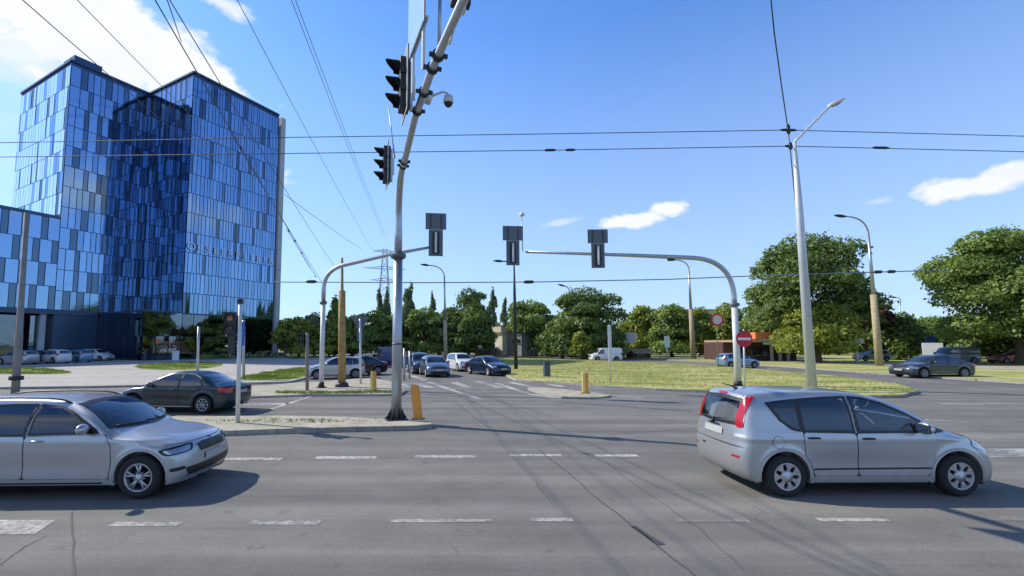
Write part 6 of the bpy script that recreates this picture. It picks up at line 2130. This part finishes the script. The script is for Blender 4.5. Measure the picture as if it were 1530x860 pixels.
# trees behind the viewer's right that the ground floor glass mirrors
# low planting at the foot of the tower
base = TR1
for k, (s_, off) in enumerate(((2.0, 3.2), (5.0, 3.0), (8.2, 3.1), (11.0, 2.9), (13.6, 3.2))):
    q = TR1 + TU * s_ - TV * off
    r = empty('shrub', (q.x, q.y, KZ), k, 'low green shrub in the bed along the foot of the right tower', 'bush', 'shrubs along the foot of the tower')
    if k == 0: SH, _l = crown_mesh('foliage', 2.6, .75, 'bush', 1500, .10, 77, LM['mid'], 14)
    link_child('foliage', SH, r)

# ================================================================== FAR BUILDINGS AND SMALL THINGS
M_CREAM = pbr('cream_render', (.62, .56, .42), .8, noise=.08, nscale=.6)
M_GREYW = pbr('grey_render', (.25, .25, .25), .85, noise=.12, nscale=.6)
M_WIN = pbr('window_dark', (.02, .025, .03), .1)
M_ROOF = pbr('flat_roof', (.12, .12, .12), .8)
M_ORROOF = pbr('orange_roof', (.72, .20, .07), .6, noise=.15)
M_BROWN = pbr('brown_wall', (.075, .035, .030), .7, noise=.15)
M_LBLUE = pbr('pale_blue_fascia', (.48, .66, .88), .4)
def bld(name, px0, px1, y_top, Y, label, cat='building', depth=8, mat=M_CREAM, wins=(), extra=None, z0=.1):
    a = at(px0, y_top, Y); b = at(px1, y_top, Y)
    r = empty(name, ((a.x + b.x) / 2, Y, z0), 0, label, cat)
    w = b.x - a.x; h = (a.z + b.z) / 2 - z0
    bm = bmesh.new(); box(bm, (0, depth / 2, h / 2), (w, depth, h)); finish('wall', bm, [mat], r)
    for (fx, fz, ww, hh) in wins:
        bm = bmesh.new(); box(bm, (-w / 2 + fx * w, -.02, fz * h), (ww, .06, hh)); o = finish('window', bm, [M_WIN], r)
        bm = bmesh.new(); box(bm, (-w / 2 + fx * w, -.06, fz * h - hh / 2 - .04), (ww + .2, .14, .07)); finish('sill', bm, [M_GREYW], o)
    return r, w, h
Yh = 88
r, w, h = bld('house', 738, 786, 497, Yh, 'cream and grey house with a short square tower, left of the dark lamp post', 'house', 9, M_GREYW,
              [(.70, .62, .9, .9), (.72, .22, .8, .9), (.90, .62, .7, .8)])
bm = bmesh.new(); box(bm, (-w / 2 + 1.15, -.5, h * .5 + .1), (2.1, 1.4, h + .2)); finish('tower', bm, [M_CREAM], r)
bm = bmesh.new(); box(bm, (-w / 2 + 1.0, -.55, h + .65), (2.7, 2.2, 1.15), bevel=.05); finish('tower_top', bm, [M_CREAM], r)
bm = bmesh.new(); box(bm, (-w / 2 + 1.0, -.5, h + 1.33), (2.9, 2.4, .14)); box(bm, (w * .1, 4.5, h + .1), (w, 9.2, .18)); finish('roof', bm, [M_ROOF], r)
bm = bmesh.new(); box(bm, (-w / 2 + 1.1, -.1, h + 1.7), (.6, .5, .7)); finish('chimney', bm, [M_WHITE], r)
r.rotation_euler.z = -.9
r, w, h = bld('garage', 710, 741, 521, 86, 'low brick shed with white flat roof beside the towered house', 'shed', 5, pbr('shed_brick', (.20, .13, .08), .8, noise=.3, nscale=2), [(.5, .5, 1.6, .7)])
bm = bmesh.new(); box(bm, (.1, 2.4, h + .2), (w + .6, 5.8, .42), bevel=.05); finish('roof', bm, [M_WHITE], r)
r, w, h = bld('house', 606, 627, 521, 92, 'low pale yellow building right of the two slim posts', 'building', 6, pbr('pale_yellow_render', (.52, .42, .24), .8), [(.3, .5, .4, .8), (.75, .5, .4, .8)])
bm = bmesh.new(); box(bm, (0, 3, h + .08), (w + .4, 6.4, .16)); finish('roof', bm, [M_ROOF], r)
r, w, h = bld('house', 678, 688, 505, 87, 'small cream gable seen between dark trees left of the towered house', 'house', 5, M_CREAM, [(.6, .3, .3, .5)])
bm = bmesh.new(); v0 = [bm.verts.new(p) for p in ((-w / 2 - .2, -.2, h), (w / 2 + .2, -.2, h), (0, -.2, h + .8), (-w / 2 - .2, 5.2, h), (w / 2 + .2, 5.2, h), (0, 5.2, h + .8))]
bm.faces.new((v0[0], v0[1], v0[2])); bm.faces.new((v0[3], v0[5], v0[4])); bm.faces.new((v0[0], v0[2], v0[5], v0[3])); bm.faces.new((v0[1], v0[4], v0[5], v0[2])); finish('roof', bm, [M_ROOF], r)
# kiosk with orange roof and pale blue fascia
Yk = 62
r, w, h = bld('kiosk', 1082, 1186, 511, Yk, 'low brown kiosk with orange roof band and pale blue fascia behind the no-entry sign', 'kiosk', 6, M_BROWN, [(.22, .5, 1.6, 1.0), (.55, .5, 1.8, 1.0), (.40, .5, .7, 1.2)])
bm = bmesh.new(); box(bm, (.4, 1.6, h + .14), (w + .6, 9.0, .30), bevel=.03); finish('roof', bm, [pbr('tan_fascia', (.36, .26, .16), .7)], r)
x0 = at(1124, 500, Yk).x - r.location.x; x1 = at(1166, 500, Yk).x - r.location.x
bm = bmesh.new(); box(bm, ((x0 + x1) / 2 - .6, -1.1, h + .85), (x1 - x0 + .3, 2.4, .85), bevel=.03); box(bm, (x0 - 2.1, -.6, h + .45), (1.1, .4, .9)); finish('roof_band', bm, [M_ORROOF], r)
bm = bmesh.new(); box(bm, ((x0 + x1) / 2, -2.45, h + .05), (x1 - x0 - .2, .2, .72), bevel=.02); finish('fascia', bm, [M_LBLUE], r)
for k in range(3):
    bm = bmesh.new(); box(bm, (x0 + 1.2 + k * 1.0, -2.2, h / 2 - .1), (.26, .26, h - .25)); finish('column', bm, [pbr('column_beige', (.40, .36, .30), .7)], r)
r.rotation_euler.z = -.08
# board and things at the right
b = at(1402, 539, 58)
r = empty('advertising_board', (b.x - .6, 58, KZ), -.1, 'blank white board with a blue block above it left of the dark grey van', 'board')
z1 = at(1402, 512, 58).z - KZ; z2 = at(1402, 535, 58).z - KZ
bm = bmesh.new(); box(bm, (0, 0, (z1 + z2) / 2), (2.35, .14, z1 - z2), bevel=.02); finish('board_panel', bm, [pbr('glowing_white_panel', (.8, .8, .8), .4, emit=(1, 1, 1, .4))], r)  # glow added so the unlit panel stays white in shade
bm = bmesh.new(); box(bm, (-.1, .1, z1 + .38), (1.0, .14, .85)); finish('blue_block', bm, [M_BLUE], r)
bm = bmesh.new()
for x in (-1.0, 1.0): box(bm, (x, .09, z2 / 2), (.10, .10, z2))
finish('leg', bm, [M_DARKST], r)
b = at(934, 507, 74)
r = empty('billboard', (b.x, 74, KZ), -.7, 'white irregular billboard panel above the white panel van', 'billboard')
bm = bmesh.new(); box(bm, (.5, 0, b.z + .15), (2.6, .15, 1.6), bevel=.02); box(bm, (-.8, .03, b.z - .1), (1.4, .15, .8), bevel=.02); finish('board_panel', bm, [M_WHITE], r)
bm = bmesh.new(); tube(bm, [(.4, .12, 0), (.4, .12, b.z)], .12, 8); finish('post', bm, [M_DARKST], r)
# flower clump / red shrub near the trees, striped canopy
b = G(797, 530, KZ); r = empty('flower_bush', (b.x, b.y, KZ), 0, 'small red flowering bush at the foot of the slim grey panel', 'bush')
me, _l = crown_mesh('foliage', 2.6, 1.5, 'bush', 900, .16, 91, leaf_mat('red_blossom', (.10, .03, .03), (.50, .06, .10), .2), 12); link_child('foliage', me, r)
r, w, h = bld('market_stall', 945, 972, 524, 72, 'small brown and cream market stall right of the white panel van', 'stall', 3, pbr('stall_brown', (.13, .06, .04), .8), [(.5, .45, 1.4, .6)])
bm = bmesh.new(); v0 = [bm.verts.new(p) for p in ((-w / 2 - .2, -1.3, h - .4), (w / 2 + .2, -1.3, h - .4), (w / 2 + .2, .6, h + .35), (-w / 2 - .2, .6, h + .35))]; bm.faces.new(v0); bmesh.ops.solidify(bm, geom=bm.faces[:], thickness=.06); finish('awning', bm, [pbr('awning_cream', (.55, .45, .30), .8)], r)
# low walls / fence behind the left road
a = G(430, 533, KZ); c = at(606, 523, 88)
def fence(p, q, h, label, nm, mat, post_mat, step=3.0):
    d = (q - p); L_ = d.length; d.normalize()
    r = empty(nm, p, math.atan2(d.y, d.x), label, 'fence')
    n = int(L_ / step)
    for k in range(n):
        bm = bmesh.new()
        for s in range(12): box(bm, (k * step + step * (s + .5) / 12, 0, h / 2 + .05), (.05, .03, h - .1))
        box(bm, (k * step + step / 2, 0, .18), (step - .1, .05, .06)); box(bm, (k * step + step / 2, 0, h - .12), (step - .1, .05, .06))
        finish('panel', bm, [mat], r)
        bm = bmesh.new(); box(bm, (k * step, 0, h / 2), (.10, .10, h)); finish('post', bm, [post_mat], r)
    return r
f0 = G(424, 531.5, KZ); f1 = G(545, 524.5, KZ)
fence(f0, f1, 1.1, 'dark blue-grey railing beyond the left pavement', 'railing', pbr('fence_blue', (.05, .085, .13), .6), M_DARKST)
# bicycle hoops at the tower
for k in range(7):
    q = TR1 + TU * (4.5 + k * 1.35) - TV * 5.2
    bm = bmesh.new(); rr = .62
    tube(bm, [Vector((-rr, 0, 0))] + [Vector((-rr * math.cos(math.pi * j / 12), 0, .35 + rr * math.sin(math.pi * j / 12))) for j in range(13)] + [Vector((rr, 0, 0))], .035, 8)
    o = finish('bicycle_hoop', bm, [M_GALV]); o.location = (q.x, q.y, KZ); o.rotation_euler = (0, 0, math.atan2(TU.y, TU.x) + .5)
    tag(o, 'rounded steel bicycle stand in front of the right tower', 'bicycle stand', 'bicycle stands by the tower')
# small white cabinet by the tower
q = TR1 - TU * 2.5 - TV * 3.5
r = empty('utility_cabinet', (q.x, q.y, KZ), math.atan2(TU.y, TU.x), 'small pale cabinet standing in front of the dark lobby glass', 'cabinet')
bm = bmesh.new(); box(bm, (0, 0, .65), (.7, .45, 1.3), bevel=.03); finish('cabinet_body', bm, [M_WHITE], r)
bm = bmesh.new(); box(bm, (0, 0, 1.33), (.78, .52, .06)); finish('cabinet_lid', bm, [M_GREYPL], r)
# far block of flats peeping over the trees at the right
r, w, h = bld('apartment_block', 1290, 1345, 470, 150, 'pale pinkish apartment block half hidden between the two large right-hand trees', 'apartment block', 10, pbr('pinkish_render', (.45, .34, .28), .8), [(.2 + .2 * i, .3 + .2 * j, 1.2, 1.3) for i in range(4) for j in range(3)])
bm = bmesh.new(); box(bm, (0, 5, h + .15), (w + .5, 10.5, .3)); finish('roof', bm, [M_ROOF], r)
r, w, h = bld('apartment_block', 1015, 1090, 463, 170, 'low tan block whose roofline shows above the trees right of the ochre-based lamp', 'apartment block', 10, pbr('tan_render', (.42, .34, .24), .8), [(.1 + .16 * i, .35 + .25 * j, 1.4, 1.3) for i in range(6) for j in range(3)])
bm = bmesh.new(); box(bm, (0, 5, h + .15), (w + .5, 10.5, .3)); finish('roof', bm, [M_ROOF], r)
